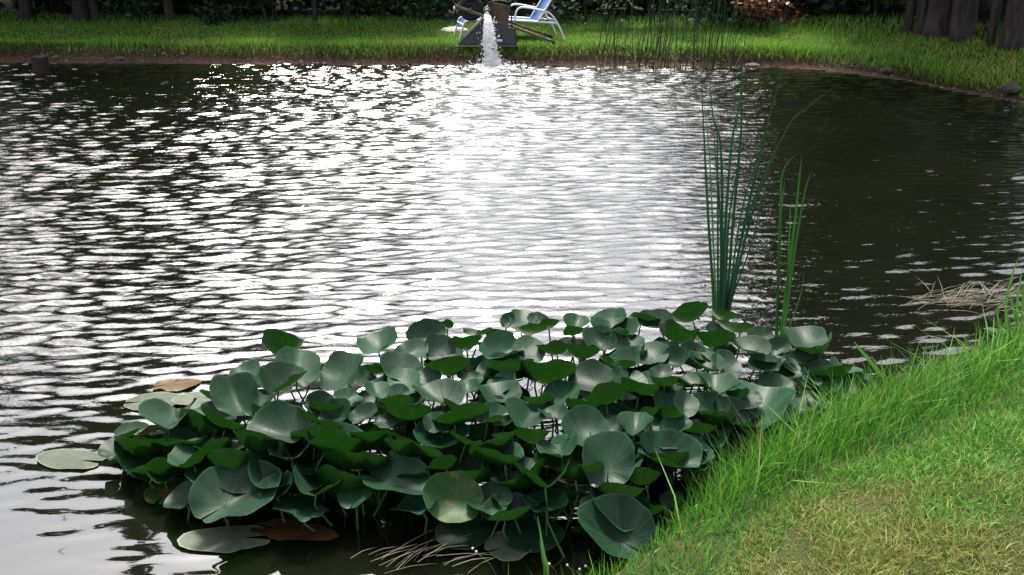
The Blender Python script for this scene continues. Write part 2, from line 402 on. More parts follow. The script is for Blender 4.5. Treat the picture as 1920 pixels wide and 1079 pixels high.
def palette(n, cols, wts, jit=0.25, seed=1):
    r = np.random.RandomState(seed); c = np.array(cols)[r.choice(len(cols), n, p=np.array(wts) / sum(wts))]
    return np.clip(c * r.uniform(1 - jit, 1 + jit, (n, 1)), 0, 1)
def scatter(n, x0, x1, y0, y1, seed):
    r = np.random.RandomState(seed); P = np.stack([r.uniform(x0, x1, n), r.uniform(y0, y1, n)], 1)
    return P, sdist(P)
GREEN = [(0.050, 0.18, 0.013), (0.090, 0.25, 0.022), (0.028, 0.11, 0.011), (0.15, 0.28, 0.036), (0.24, 0.22, 0.08)]
# long grass at the water's edge, near bank
P, s = scatter(260000, -1.2, 6.4, 1.9, 8.0, 5)
edge = 0.74 + 0.16 * wob(P, 2.2, 12)
keep = (s > -0.03) & (s < edge) & (P[:, 0] > -0.7 + 0 * s); P = P[keep]; s = s[keep]; edge = edge[keep]
front = sm(0.05, 0.9, P[:, 0])                  # only seedlings at the bare corner by the frame's foot
keep = np.random.RandomState(4).rand(len(P)) < (0.03 + 0.97 * front); P, s, edge = P[keep], s[keep], edge[keep]
r = np.random.RandomState(6)
h = (0.09 + 0.16 * r.rand(len(P)) ** 1.5 + 0.13 * (r.rand(len(P)) < 0.05)) * (1.15 - 0.78 * sm(0.30, 0.95, s / edge)) * (0.75 + 0.25 * wob(P, 3.5, 77))
h = np.clip(h, 0.04, 0.5)
tag(blades(P, height(P, s) - 0.01, h, r.uniform(0.003, 0.0065, len(P)), 0.9, palette(len(P), GREEN, [4, 4, 3, 2, 0.5], 0.3, 7), 'long_grass', M['grass']),
    'long bright green grass fringing the near right bank', 'grass', kind='stuff')
P, s = scatter(60000, -0.2, 6.4, 2.2, 8.0, 55)
keep = (s > -0.04) & (s < 0.35) & (np.random.RandomState(56).rand(len(P)) < 0.02 + 0.98 * sm(0.5, 1.6, P[:, 0])); P, s = P[keep][:1000], s[keep][:1000]
r = np.random.RandomState(57)
tag(blades(P, height(P, s) - 0.01, r.uniform(0.14, 0.36, len(P)), r.uniform(0.005, 0.009, len(P)), (r.uniform(0.1, 1.3, len(P)) ** 1.3, r.uniform(0, 6.28, len(P))),
    palette(len(P), [(0.07, 0.20, 0.02), (0.12, 0.25, 0.035), (0.04, 0.13, 0.015), (0.24, 0.24, 0.11)], [4, 3, 3, 0.7], 0.3, 58), 'broad_grass', M['grass'], 0.85),
    'taller broad grass blades leaning over the near waterline', 'grass', kind='stuff')
# mown lawn, near bank
P, s = scatter(330000, 0.1, 4.6, 1.7, 6.2, 8)
edge = 0.74 + 0.16 * wob(P, 2.2, 12)
keep = (s > edge - 0.12) & (P[:, 1] < 3.4 + 1.0 * P[:, 0]) & (P[:, 0] < 0.62 * P[:, 1] + 0.7); P = P[keep]; s = s[keep]
dry = sm(-0.15, 0.75, wob(P, 2.6, 21) + 0.45 * wob(P, 9.0, 22) + 0.55 * sm(0.8, 0.3, s - edge[keep])+0.15 * np.random.RandomState(2).randn(len(P)))
cg = palette(len(P), GREEN, [4, 4, 2, 3, 1], 0.3, 9); cd = palette(len(P), [(0.20, 0.20, 0.050), (0.26, 0.23, 0.075), (0.14, 0.19, 0.034), (0.12, 0.10, 0.032)], [3, 2, 3, 1], 0.3, 10)
pick = (np.random.RandomState(12).rand(len(P)) < dry * 0.85)[:, None]
r = np.random.RandomState(13)
tag(blades(P, height(P, s) - 0.004, r.uniform(0.014, 0.05, len(P)) * np.clip(1 + 0.5 * wob(P, 11.0, 23), 0.4, 1.8), r.uniform(0.0025, 0.0058, len(P)), 1.4, np.where(pick, cd, cg), 'mown_grass', M['grass']),
    'mown lawn with yellow dry patches on the near right bank', 'grass', kind='stuff')
# far lawn: fringe over the lip, short lawn, rank growth at the wood's edge
FARG = [(0.10, 0.27, 0.018), (0.15, 0.33, 0.028), (0.20, 0.36, 0.042), (0.07, 0.19, 0.018), (0.32, 0.31, 0.10)]
P, s = scatter(420000, -12, 10.5, 11.5, 20.5, 15)
dl = 2.35 - 1.0 * sm(3, 7, P[:, 0])
vis = (np.abs(P[:, 0]) < 0.56 * P[:, 1] + 0.3)
keep = (s > 0.10) & (s < dl + 0.9) & vis & (P[:, 1] > 10.5); P, s, dl = P[keep], s[keep], dl[keep]
r = np.random.RandomState(16)
lipg = (1 - sm(0.35, 0.75, s)); rank = sm(-0.35, 0.25, s - dl)
rt = sm(3.5, 6.5, P[:, 0])
tuft = 0.8 + 0.35 * wob(P, 3.0, 41)
h = 0.03 + 0.02 * r.rand(len(P)) + lipg * 0.17 * r.rand(len(P)) * tuft + rank * 0.16 * r.rand(len(P)) ** 2 * tuft + rt * 0.06 * r.rand(len(P))
keep = r.rand(len(P)) < np.where(rank > 0.9, 0.35, 0.85) * sm(0.08, 0.3, s + 0.1 * wob(P, 5, 43)); P, s, h, rank, rt = P[keep], s[keep], np.clip(h[keep], 0.03, 0.4), rank[keep], rt[keep]
c = palette(len(P), FARG, [4, 4, 3, 2, 0.6], 0.3, 18)
brn = (wob(P, 1.7, 45) > 0.75)[:, None] & (r.rand(len(P)) < 0.5)[:, None]
c = np.where(brn, c * np.array([2.0, 1.05, 1.6]), c)
tag(blades(P, height(P, s) - 0.005, h, r.uniform(0.006, 0.012, len(P)), 0.9, c, 'far_grass', M['grass']),
    'green lawn and fringe grass on the far bank', 'grass', kind='stuff')
# dry roots and stems hanging over the soil of the far bank
P, s = scatter(200000, -11, 8.5, 13, 17.6, 25)
keep = (s > 0.10) & (s < 0.32) & (np.abs(P[:, 0]) < 0.56 * P[:, 1] + 0.3); P, s = P[keep][:14000], s[keep][:14000]
r = np.random.RandomState(26)
tag(blades(P, height(P, s), r.uniform(0.03, 0.13, len(P)) * np.clip(0.8 + 0.5 * wob(P, 2.5, 44), 0.3, 1.5), r.uniform(0.006, 0.011, len(P)), (r.uniform(0.6, 1.6, len(P)), r.normal(-PI / 2, 0.6, len(P))),
    palette(len(P), [(0.10, 0.08, 0.03), (0.05, 0.07, 0.015), (0.035, 0.07, 0.012), (0.16, 0.13, 0.06)], [2, 3, 4, 1], 0.3, 27), 'overhanging_grass', M['grass']),
    'brown and green stems hanging over the eroded far bank', 'grass', kind='stuff')

# ------------------------------------------------------------------ stones
def rock_mesh(name, seed, sub=2, sc=(1, 1, 1), rough=0.25):
    bm = bmesh.new(); bmesh.ops.create_icosphere(bm, subdivisions=sub, radius=1.0)
    r = np.random.RandomState(seed); ks = [(r.normal(0, 1.6, 3), r.uniform(0, 6.28)) for _ in range(6)]
    for v in bm.verts:
        f = 1 + rough * sum(math.sin(Vector(k).dot(v.co) * 1.3 + p) for k, p in ks) / 3
        v.co = Vector((v.co.x * sc[0], v.co.y * sc[1], v.co.z * sc[2])) * f
    me = bpy.data.meshes.new(name); bm.to_mesh(me); bm.free(); return me
def rock(x, y, zg, wpx, hr, label, m='rock', seed=1, dz=0.0):
    p = gz(x, y, zg); d = (p - Vector((0, 0, CAMH))).length; rr = wpx * d / F / 2
    o = link('rock', rock_mesh('rock', seed, 2, (rr, rr * 0.7, rr * hr)), M[m], loc=(p.x, p.y, p.z + rr * hr * 0.35 + dz), smooth=False)
    return tag(o, label, 'rock')
rock(1894, 170, 0.10, 34, 0.55, 'grey boulder half hidden in grass at the right end of the far bank', seed=3)
rock(1662, 134, 0.08, 22, 0.5, 'flat brown stone on the bare soil of the right far bank', seed=4)
rock(1631, 127, 0.12, 9, 0.6, 'small round stone left of the flat brown stone on right far bank', seed=5)
rock(1412, 124, 0.06, 26, 0.3, 'long flat stone on the soil right of the far reeds', seed=8)
rock(224, 112, 0.09, 18, 0.5, 'dark stone on the far bank soil right of the wooden stump', seed=6)
rock(105, 110, 0.10, 13, 0.6, 'small stone on the far bank soil beside the wooden stump', seed=7)
rock(852, 60, H(*gz(852, 60, 0.32).xy), 42, 0.36, 'pale whitish boulder on the lawn behind the overturned wheelbarrow', 'white_rock', seed=9)
pb = MB(); r = np.random.RandomState(31)
P, s = scatter(30000, -10.5, 8.5, 12.5, 17.2, 32)
keep = (s > 0.01) & (s < 0.22) & (np.abs(P[:, 0]) < 0.56 * P[:, 1] + 0.3); P, s = P[keep][:420], s[keep][:420]; Zp = height(P, s)
base = rock_mesh('pebble', 33, 1, (1, 1, 0.6), 0.3); bv = [v.co.copy() for v in base.vertices]; bf = [list(p.vertices) for p in base.polygons]
for (x, y), z in zip(P, Zp):
    q = 0.008 + 0.03 * r.rand() ** 3; ca, sa = math.cos(x * 91), math.sin(x * 91)
    pb.add([(x + (v.x * ca - v.y * sa) * q, y + (v.x * sa + v.y * ca) * q, z + v.z * q + 0.002) for v in bv], bf)
tag(pb.build('pebbles', M['pebble']), 'scattered pebbles along the far waterline', 'pebbles', kind='stuff')

# stump standing in the water, far left
st = empty('wooden_stump', gz(78, 138)); tag(st, 'dark square-cut wooden stump standing in the water at far left', 'stump')
b = MB(); c0 = st.location; rr = 0.125
ring = lambda z, k: [(c0.x + rr * k * (1 + 0.07 * math.sin(3 * a + 1) + 0.05 * math.sin(5 * a)) * math.cos(a), c0.y + rr * k * math.sin(a), z + 0.012 * math.sin(2 * a)) for a in np.linspace(0, 2 * PI, 14, endpoint=False)]
r0, r1, r2 = ring(-0.3, 1.0), ring(0.1, 0.97), ring(0.26, 0.95)
b.add(r0 + r1 + r2, [[i, (i + 1) % 14, 14 + (i + 1) % 14, 14 + i] for i in range(14)] + [[14 + i, 14 + (i + 1) % 14, 28 + (i + 1) % 14, 28 + i] for i in range(14)])
b.build('bark', M['wood_dark'], st, True)
b = MB(); b.add(ring(0.262, 0.93) + ring(0.255, 0.95), [list(range(14))] + [[14 + i, 14 + (i + 1) % 14, (i + 1) % 14, i] for i in range(14)]); b.build('cut_face', M['wood_dark'], st)

# ------------------------------------------------------------------ woods
def leaf_cards(pts, size, rs, elong=1.6, up=0.0):   # one bent leaf clump (2 triangles) for each point
    n = len(pts); d = rs.normal(0, 1, (n, 3)); d[:, 2] = d[:, 2] * 0.6 - up; d /= np.linalg.norm(d, axis=1)[:, None]
    e = np.cross(d, rs.normal(0, 1, (n, 3))); e /= np.linalg.norm(e, axis=1)[:, None] + 1e-6
    s_ = size * rs.uniform(0.6, 1.3, (n, 1))
    V = np.stack([pts - d * s_ * elong / 2, pts + e * s_ / 2, pts + d * s_ * elong / 2, pts - e * s_ / 2], 1)
    return V.reshape(-1, 3), (np.arange(n)[:, None] * 4 + np.array([[0, 1, 2, 3]]))
def conifer_crown(name, h0, h1, rad, n_br, seed, card=0.22, dens=16):
    rs = np.random.RandomState(seed); pts = []
    for i in range(n_br):
        t = (i + rs.rand()) / n_br; z = h0 + (h1 - h0) * t; L_ = rad * (1 - t) ** 0.75 * rs.uniform(0.65, 1.1) + 0.15
        a = i * 2.4 + rs.normal(0, 0.4); m_ = max(4, int(dens * L_ / rad + 3))
        u = rs.rand(m_) ** 0.8
        q = np.stack([np.cos(a) * L_ * u, np.sin(a) * L_ * u, z - 0.25 * L_ * u ** 1.6 + 0.0 * u], 1) + rs.normal(0, 0.10, (m_, 3))
        pts.append(q)
    V, Fc = leaf_cards(np.concatenate(pts), card, rs, 1.9, 0.3)
    return from_np(name, V, Fc, 4)
def trunk_mesh(name, h, r0, seed, limbs=5):
    b = MB(); rs = np.random.RandomState(seed); zz = [0 - 0.15, 0.12, 0.5, 1.5, h * 0.4, h * 0.7, h]
    rad = [r0 * 1.12, r0 * 1.04, r0 * 1.0, r0 * 0.97, r0 * 0.75, r0 * 0.45, r0 * 0.08]
    b.tube([(rs.normal(0, 0.02), rs.normal(0, 0.02), z) for z in zz], rad, 12)
    for i in range(limbs):
        z = h * rs.uniform(0.3, 0.8); a = rs.uniform(0, 6.28); L_ = rs.uniform(0.6, 1.3)
        b.tube([(0, 0, z), (math.cos(a) * L_ * .5, math.sin(a) * L_ * .5, z + 0.05), (math.cos(a) * L_, math.sin(a) * L_, z - 0.05)], [0.05, 0.03, 0.01], 5)
    me = bpy.data.meshes.new(name); me.from_pydata(b.v, [], b.f); me.update(); return me
CR = {'tall': [conifer_crown('crown', 3.0, 15.5, 2.3, 170, 41, 0.30), conifer_crown('crown', 2.6, 14.0, 2.1, 160, 42, 0.30)],
      'mid': [conifer_crown('crown', 1.3, 9.0, 1.9, 120, 43, 0.26), conifer_crown('crown', 1.0, 7.6, 1.7, 110, 44, 0.26), conifer_crown('crown', 1.6, 10.0, 1.8, 120, 46, 0.26)],
      'low': [conifer_crown('crown', 1.1, 4.6, 1.2, 60, 45, 0.22)]}
TH = {'tall': 15, 'mid': 8.5, 'low': 4.5}
tree_cache = {}
def tree(X, Y, r0, kind, var, label, group=None, sc=1.0):
    t = empty('spruce_tree', (X, Y, H(X, Y))); t.rotation_euler.z = random.uniform(0, 6.28)
    key = (kind, round(r0, 2), var % 2)
    if key not in tree_cache: tree_cache[key] = trunk_mesh('trunk', TH[kind], r0, len(tree_cache) + 7)
    link('trunk', tree_cache[key], M['bark'], t, True, loc=(0, 0, 0))
    link('crown', CR[kind][var % len(CR[kind])], M['needles'], t, loc=(0, 0, 0))
    t.scale = (1, 1, sc)
    return tag(t, label, 'tree', group)
def tree_px(xc, yb, wpx, kind, var, label, zg=0.4, group=None, sc=1.0):
    p = on_ground(xc, yb)
    d = (p - Vector((0, 0, CAMH))).length
    return tree(p.x, p.y, max(0.05, wpx * d / F / 2), kind, var, label, group, sc)
V_ = 'trunks at the edge of the wood'
tree_px(52, 38, 19, 'mid', 0, 'faint dark trunk nearest the left edge of the far wood', group=V_)
tree_px(149, 40, 25, 'mid', 1, 'thick grey trunk on the far left, left one of a close pair', group=V_)
tree_px(181, 38, 18, 'mid', 2, 'slimmer grey trunk on the far left, right one of a close pair', group=V_)
tree_px(317, 40, 16, 'mid', 0, 'single grey trunk right of the close pair on the far left', group=V_, sc=0.9)
tree_px(591, 42, 9, 'low', 0, 'thin dark trunk halfway between left edge and wheelbarrow', group=V_)
tree_px(720, 41, 9, 'low', 0, 'thin dark trunk among shrubs left of the wheelbarrow', group=V_)
tree_px(1697, 64, 14, 'tall', 0, 'slim trunk, leftmost of the row at the upper right', group=V_)
tree_px(1724, 67, 18, 'tall', 1, 'second trunk from the left in the row at the upper right', group=V_)
tree_px(1757, 69, 46, 'tall', 0, 'thickest trunk, third from the left in the upper right row', group=V_)
tree_px(1803, 76, 40, 'tall', 1, 'thick trunk, fourth from the left in the upper right row', group=V_)
tree_px(1851, 86, 15, 'tall', 0, 'slim trunk between the two thick ones near the right edge', group=V_)
tree_px(1894, 92, 40, 'tall', 1, 'thick trunk nearest the right edge, last of the row', group=V_)
G_ = 'spruces deeper in the wood'
rs = np.random.RandomState(61)
for i, (x, y, k, sc) in enumerate([(-13.5, 19.5, 'mid', 1.45), (-11.6, 21.5, 'mid', 1.45), (-9.4, 20.8, 'mid', 1.35), (-7.6, 21.4, 'mid', 1.2), (-12.5, 17.6, 'mid', 1.35), (-6.2, 22.5, 'mid', 1.0),
        (-15, 23.5, 'mid', 1.2), (-10.4, 24, 'mid', 1.5), (-5.0, 20.6, 'low', 1.2), (-3.6, 23.2, 'low', 1.15),
        (5.6, 20.6, 'mid', 0.75), (4.9, 22.4, 'mid', 0.6), (6.5, 21.4, 'mid', 0.9), (-8.4, 23.4, 'mid', 1.4), (6.9, 17.4, 'tall', 1.0), (8.2, 18.5, 'tall', 1.0), (7.4, 21.5, 'tall', 0.95), (6.6, 18.6, 'tall', 0.95), (7.9, 16.9, 'tall', 0.95), (8.9, 20.2, 'tall', 0.95), (9.0, 17.0, 'mid', 1.2), (10.3, 22.5, 'tall', 1.0), (7.8, 20.4, 'mid', 1.3), (8.5, 22.4, 'mid', 1.3), (9.9, 20.6, 'mid', 1.3), (11.2, 22.2, 'mid', 1.3)]):
    tree(x, y, 0.14, k, i, 'dark spruce standing back in the wood behind the far bank', G_, sc)
for i in range(9):
    tree(-15 + 3.6 * i + rs.normal(0, 0.8), 36 + rs.uniform(0, 6), 0.14, 'mid', i, 'distant spruce beyond the clearing behind the far lawn', 'distant spruces', 0.85)

def shrub(xc, yb, wpx, hm, m, label, seed, card=0.07, n=900, name='shrub', zg=0.4, flow=0, dy=0.0, cat='shrub'):
    p = on_ground(xc, yb)
    p.y += dy; p.z = H(p.x, p.y)
    d = (p - Vector((0, 0, CAMH))).length; rx = wpx * d / F / 2
    t = empty(name, p); rs = np.random.RandomState(seed)
    q = []; k = max(5, int(rx * 9))
    for i in range(k):
        c = np.array([rs.uniform(-1, 1) * rx * 0.85, rs.uniform(-0.5, 0.5) * 0.8, hm * rs.uniform(0.12, 0.85)])
        q.append(c + rs.normal(0, 1, (n // k, 3)) * np.array([rx * 0.22 + 0.05, 0.16, hm * 0.13]))
    q = np.concatenate(q); q = q[q[:, 2] > 0.02]
    V, Fc = leaf_cards(q, card, rs, 1.7)
    link('foliage', from_np('foliage', V, Fc, 4), M[m], t, loc=(0, 0, 0))
    b = MB()
    for i in range(max(4, k // 2)):
        x = rs.uniform(-0.6, 0.6) * rx; b.tube([(x * 0.5, 0, -0.05), (x, rs.normal(0, 0.1), hm * 0.45), (x * 1.3, rs.normal(0, 0.2), hm * 0.8)], [0.018, 0.012, 0.005], 5)
    b.build('stems', M['bark'], None).parent = t
    if flow:
        b = MB()
        for i in range(flow):
            c = Vector((rs.uniform(-1, 1) * rx, -0.3 + rs.normal(0, 0.1), hm * rs.uniform(0.5, 0.95)))
            b.add([c + Vector((0.015, 0, 0)), c + Vector((0, 0, 0.015)), c - Vector((0.015, 0, 0)), c - Vector((0, 0, 0.015)), c + Vector((0, -0.012, 0)), c + Vector((0, 0.012, 0))],
                  [[0, 1, 4], [1, 2, 4], [2, 3, 4], [3, 0, 4], [1, 0, 5], [2, 1, 5], [3, 2, 5], [0, 3, 5]])
        b.build('flower', M['white_petal'], None).parent = t
    return tag(t, label, cat)
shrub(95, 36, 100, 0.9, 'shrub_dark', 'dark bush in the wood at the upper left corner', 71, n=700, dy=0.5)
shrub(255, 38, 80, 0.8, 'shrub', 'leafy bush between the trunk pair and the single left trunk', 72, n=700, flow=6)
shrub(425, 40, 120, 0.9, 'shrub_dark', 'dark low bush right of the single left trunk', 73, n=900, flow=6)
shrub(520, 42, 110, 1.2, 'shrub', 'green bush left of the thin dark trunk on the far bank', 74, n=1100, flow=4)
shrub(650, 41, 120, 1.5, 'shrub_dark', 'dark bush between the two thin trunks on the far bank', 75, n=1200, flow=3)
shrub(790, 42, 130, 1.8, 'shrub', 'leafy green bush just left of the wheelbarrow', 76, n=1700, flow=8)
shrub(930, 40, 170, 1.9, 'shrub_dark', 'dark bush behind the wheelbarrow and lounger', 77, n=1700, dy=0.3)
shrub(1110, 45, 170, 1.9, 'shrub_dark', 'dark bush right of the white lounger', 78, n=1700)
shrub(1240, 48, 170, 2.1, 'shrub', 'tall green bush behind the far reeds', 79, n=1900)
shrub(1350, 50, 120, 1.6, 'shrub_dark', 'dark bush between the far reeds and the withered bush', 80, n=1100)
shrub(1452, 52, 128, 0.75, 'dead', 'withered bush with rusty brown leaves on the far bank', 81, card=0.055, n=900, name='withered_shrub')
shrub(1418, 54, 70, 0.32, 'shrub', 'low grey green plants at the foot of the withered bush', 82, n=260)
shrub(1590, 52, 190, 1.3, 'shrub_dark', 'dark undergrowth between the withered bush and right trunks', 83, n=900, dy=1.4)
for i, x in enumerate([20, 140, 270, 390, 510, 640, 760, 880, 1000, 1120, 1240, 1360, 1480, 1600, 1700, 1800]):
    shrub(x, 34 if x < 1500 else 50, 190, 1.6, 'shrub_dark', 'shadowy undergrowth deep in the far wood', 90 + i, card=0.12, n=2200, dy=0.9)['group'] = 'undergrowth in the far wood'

# ------------------------------------------------------------------ strap leaves: cattails, reeds
def strap(b, cols, pts, wd, col, n=6, face=None):
    pts = spline(pts, n); m_ = len(pts); o = len(b.v)
    for i, p in enumerate(pts):
        t = i / (m_ - 1); wv = wd * (1 - max(0, (t - 0.35) / 0.65) ** 1.6) * (0.8 + 0.2 * min(1, t * 5)) + 0.0006
        tg = (pts[min(i + 1, m_ - 1)] - pts[max(i - 1, 0)]).normalized()
        s_ = tg.cross(face or Vector((0.25, -1, 0.2))).normalized()
        b.v += [tuple(p - s_ * wv / 2), tuple(p + tg.cross(s_) * wv * 0.18), tuple(p + s_ * wv / 2)]
        cols += [col] * 3
    for i in range(m_ - 1):
        for k in range(2):
            q = o + i * 3 + k; b.f.append([q, q + 1, q + 4, q + 3])
def strap_obj(name, pts, wd, col, parent, mat='reed'):
    b = MB(); cols = []; strap(b, cols, pts, wd, col)
    me = bpy.data.meshes.new(name); me.from_pydata(b.v, [], b.f); me.update(); set_col(me, np.array(cols))
    return link(name, me, M[mat], parent, True)
def cattail(base_px, lines, label, name='cattail_plant', Y=None, wd=0.019, col=(0.010, 0.038, 0.019), jit=0.1):
    p = gz(*base_px); t = empty(name, p); Y = p.y; rs = np.random.RandomState(int(base_px[0]))
    for L_ in lines:
        c = col; wf = 1.0
        if isinstance(L_, tuple): L_, c, wf = L_
        dy = rs.normal(0, jit); n = len(L_)
        pts = [gy(x, y, Y + dy * (0.25 + i / n)) for i, (x, y) in enumerate(L_)]
        q = pts[0].copy(); q.z = -0.25; q.y = Y + dy * 0.1
        strap_obj('blade', [q] + pts, wd * wf, tuple(np.array(c) * rs.uniform(0.85, 1.25)), t)
    return tag(t, label, 'cattail')
LG = (0.035, 0.11, 0.018)
cattail((1355, 604), [
    [(1338, 583), (1328, 411), (1320, 256), (1313, 108)], [(1349, 583), (1354, 411), (1351, 271), (1337, 219), (1327, 100)],
    ([(1345, 583), (1346, 432), (1345, 271), (1344, 250)], (0.010, 0.038, 0.019), 0.8), [(1354, 583), (1359, 437), (1372, 271), (1388, 183), (1390, 95)],
    [(1362, 583), (1375, 411), (1388, 271), (1391, 190), (1392, 120)], ([(1357, 583), (1362, 411), (1372, 270), (1385, 200), (1398, 145)], LG, 0.8),
    [(1364, 583), (1398, 411), (1429, 276), (1450, 193), (1480, 100)], [(1367, 583), (1403, 427), (1434, 333), (1458, 276)],
    ([(1360, 583), (1410, 385), (1478, 237), (1512, 204), (1543, 178), (1581, 153)], (0.014, 0.05, 0.016), 0.45), ([(1342, 583), (1336, 420), (1330, 290), (1316, 160)], LG, 0.6),
    ([(1352, 583), (1350, 400), (1341, 290), (1338, 240)], (0.010, 0.038, 0.019), 0.7), ([(1365, 583), (1386, 420), (1412, 320), (1432, 250)], (0.012, 0.045, 0.02), 0.7),
    ([(1359, 583), (1366, 420), (1380, 330), (1384, 290)], (0.010, 0.038, 0.019), 0.8), ([(1341, 583), (1332, 460), (1326, 360), (1325, 330)], (0.05, 0.06, 0.02), 0.6), ([(1366, 583), (1408, 460), (1426, 380), (1436, 345)], (0.012, 0.045, 0.02), 0.6)],
    'tall dark green cattail with long blades rising behind the lily clump')
cattail((1463, 644), [
    [(1455, 640), (1463, 411), (1468, 323), (1497, 287)], [(1463, 640), (1478, 515), (1491, 411), (1499, 333), (1504, 290)],
    [(1468, 640), (1486, 500), (1507, 370), (1523, 318)], ([(1470, 640), (1480, 450), (1482, 380)], LG, 0.6), ([(1472, 640), (1500, 557), (1508, 510)], LG, 0.4),
    ([(1458, 640), (1459, 480), (1472, 330)], LG, 0.7), ([(1452, 640), (1425, 600), (1405, 625)], (0.010, 0.038, 0.019), 0.4)],
    'shorter light green cattail right of the tall one', col=(0.022, 0.08, 0.016), wd=0.02)
cattail((1015, 1079), [([(1026, 1072), (1020, 1040), (1008, 968)], (0.08, 0.20, 0.04), 1.0), ([(1022, 1072), (1018, 1050), (1012, 1010)], (0.05, 0.14, 0.03), 0.8)],
    'single upright young reed at the bottom in front of lily clump', name='young_reed', wd=0.016, jit=0.01)
cattail((1655, 742), [([(1662, 735), (1640, 690), (1612, 655), (1601, 640)], (0.09, 0.24, 0.03), 1.0), ([(1664, 735), (1655, 700), (1652, 665)], (0.09, 0.24, 0.03), 0.7)],
    'upright light green reed blades at the right end of the lily clump', name='young_reed', wd=0.02, jit=0.02)
cattail((1895, 640), [([(1890, 640), (1886, 570), (1900, 510), (1912, 480)], (0.07, 0.2, 0.03), 1.0), ([(1905, 640), (1908, 560), (1918, 500)], (0.07, 0.2, 0.03), 1.2),
    ([(1880, 640), (1870, 590), (1878, 560)], (0.05, 0.15, 0.03), 1.0), ([(1915, 640), (1918, 560), (1930, 470)], (0.05, 0.15, 0.03), 1.2), ([(1912, 640), (1900, 580), (1890, 540)], (0.07, 0.2, 0.03), 1.0)],
    'broad reed blades at the right edge of the near bank', name='young_reed', wd=0.022, jit=0.03)
def reed_stand(x0, x1, yb, n, label, seed, dry=0.2):
    rs = np.random.RandomState(seed); c = gz((x0 + x1) / 2, yb); t = empty('reed_clump', c)
    for nm, k, cc in (('blades', n, None), ('dry_stems', int(n * 0.7), 1)):
        b = MB(); cols = []
        for i in range(k):
            p = gz(rs.uniform(x0, x1), yb + rs.uniform(-6, 7)); p.z = -0.15
            if cc is None:
                h = rs.uniform(0.9, 2.1); l = rs.normal(0.05, 0.14) * h; l2 = rs.normal(0, 0.12)
                pts = [p, p + Vector((l * 0.3, 0, h * 0.5)), p + Vector((l, l2, h))]
                if rs.rand() < 0.35: pts.append(pts[-1] + Vector((rs.choice([-1, 1]) * rs.uniform(0.1, 0.3), 0, rs.uniform(-0.25, 0.05))))
                strap(b, cols, pts, rs.uniform(0.007, 0.015), tuple(np.array((0.008, 0.024, 0.009)) * rs.uniform(0.5, 1.6)), 3)
            else:
                h = rs.uniform(0.12, 0.6); l = rs.normal(0, 0.5) * h
                pts = [p, p + Vector((l * 0.5, 0, h * 0.6 + 0.15)), p + Vector((l * 1.3, rs.normal(0, 0.1), h + 0.12))]
                strap(b, cols, pts, rs.uniform(0.006, 0.014), tuple(np.array([(0.10, 0.075, 0.04), (0.03, 0.022, 0.015), (0.20, 0.17, 0.10)][rs.choice(3, p=[.4, .4, .2])]) * rs.uniform(0.7, 1.3)), 2)
        me = bpy.data.meshes.new(nm); me.from_pydata(b.v, [], b.f); me.update(); set_col(me, np.array(cols)); link(nm, me, M['reed'], t, True)
    return tag(t, label, 'reeds')
reed_stand(1112, 1170, 129, 10, 'sparse reed clump at the left of the far reed bed', 101)
reed_stand(1185, 1290, 130, 30, 'dense tall reed clump in the middle of the far reed bed', 102)
reed_stand(1295, 1392, 130, 26, 'reed clump with dry broken stems at right of far reed bed', 103)

# ------------------------------------------------------------------ lily leaves
def lily_mesh(Rr, cup, fold, wave, ph, notch=0.16, rings=7, seg=38, ax=0.86, curl=0.0, seed=0):
    rs = np.random.RandomState(seed)
    V = [(0, 0, 0)]; Fc = []
    ths = np.linspace(-PI + notch, PI - notch, seg + 1)
    cx = 0.30
    rim = []
    for th in ths:
        c, s_ = math.cos(th), math.sin(th)       # ray from the stalk to an ellipse centred ahead of it
        A = c * c + (s_ / ax) ** 2; B = -2 * c * cx; D = cx * cx - 1
        rr = (-B + math.sqrt(B * B - 4 * A * D)) / (2 * A)
        edge = min(1.0, (PI - abs(th) - notch) / 0.35)
        rr *= 0.86 + 0.14 * math.sin(edge * PI / 2)
        rr *= 1 + 0.02 * math.sin(5 * th + ph) + 0.012 * math.sin(11 * th + 3 * ph) + 0.005 * rs.normal()
        rim.append(rr)
    for k in range(1, rings + 1):
        f = (k / rings) if k < rings - 1 else (0.955 if k == rings - 1 else 1.0)
        for j, th in enumerate(ths):
            q = rim[j] * f; x, y = q * math.cos(th), q * math.sin(th)
            xc = x - cx; rad = math.sqrt(xc * xc + (y / ax) ** 2)
            z = cup * rad * rad + fold * (math.sqrt(y * y + 0.006) - 0.077) + wave * math.sin(3 * th + ph) * f ** 3 + 0.4 * wave * math.sin(7 * th + 2 * ph) * f ** 4
            z += curl * max(0, x - 0.3) ** 2
            sh = 1.0 - 0.35 * min(1, fold) ** 2 * abs(y)
            V.append((x * Rr, y * sh * Rr, (z - cup * cx * cx) * Rr))
    for j in range(seg): Fc.append([0, 1 + j, 2 + j])
    n = seg + 1
    for k in range(rings - 1):
        for j in range(seg):
            a = 1 + k * n + j; Fc.append([a, a + n, a + n + 1, a + 1])
    me = bpy.data.meshes.new('leaf'); me.from_pydata(V, [], Fc); me.update()
    rimv = np.zeros((len(V), 3)); rimv[-(seg + 1):] = 0.55; set_col(me, rimv)  # mask for the painted rim highlight, outermost ring only
    return me
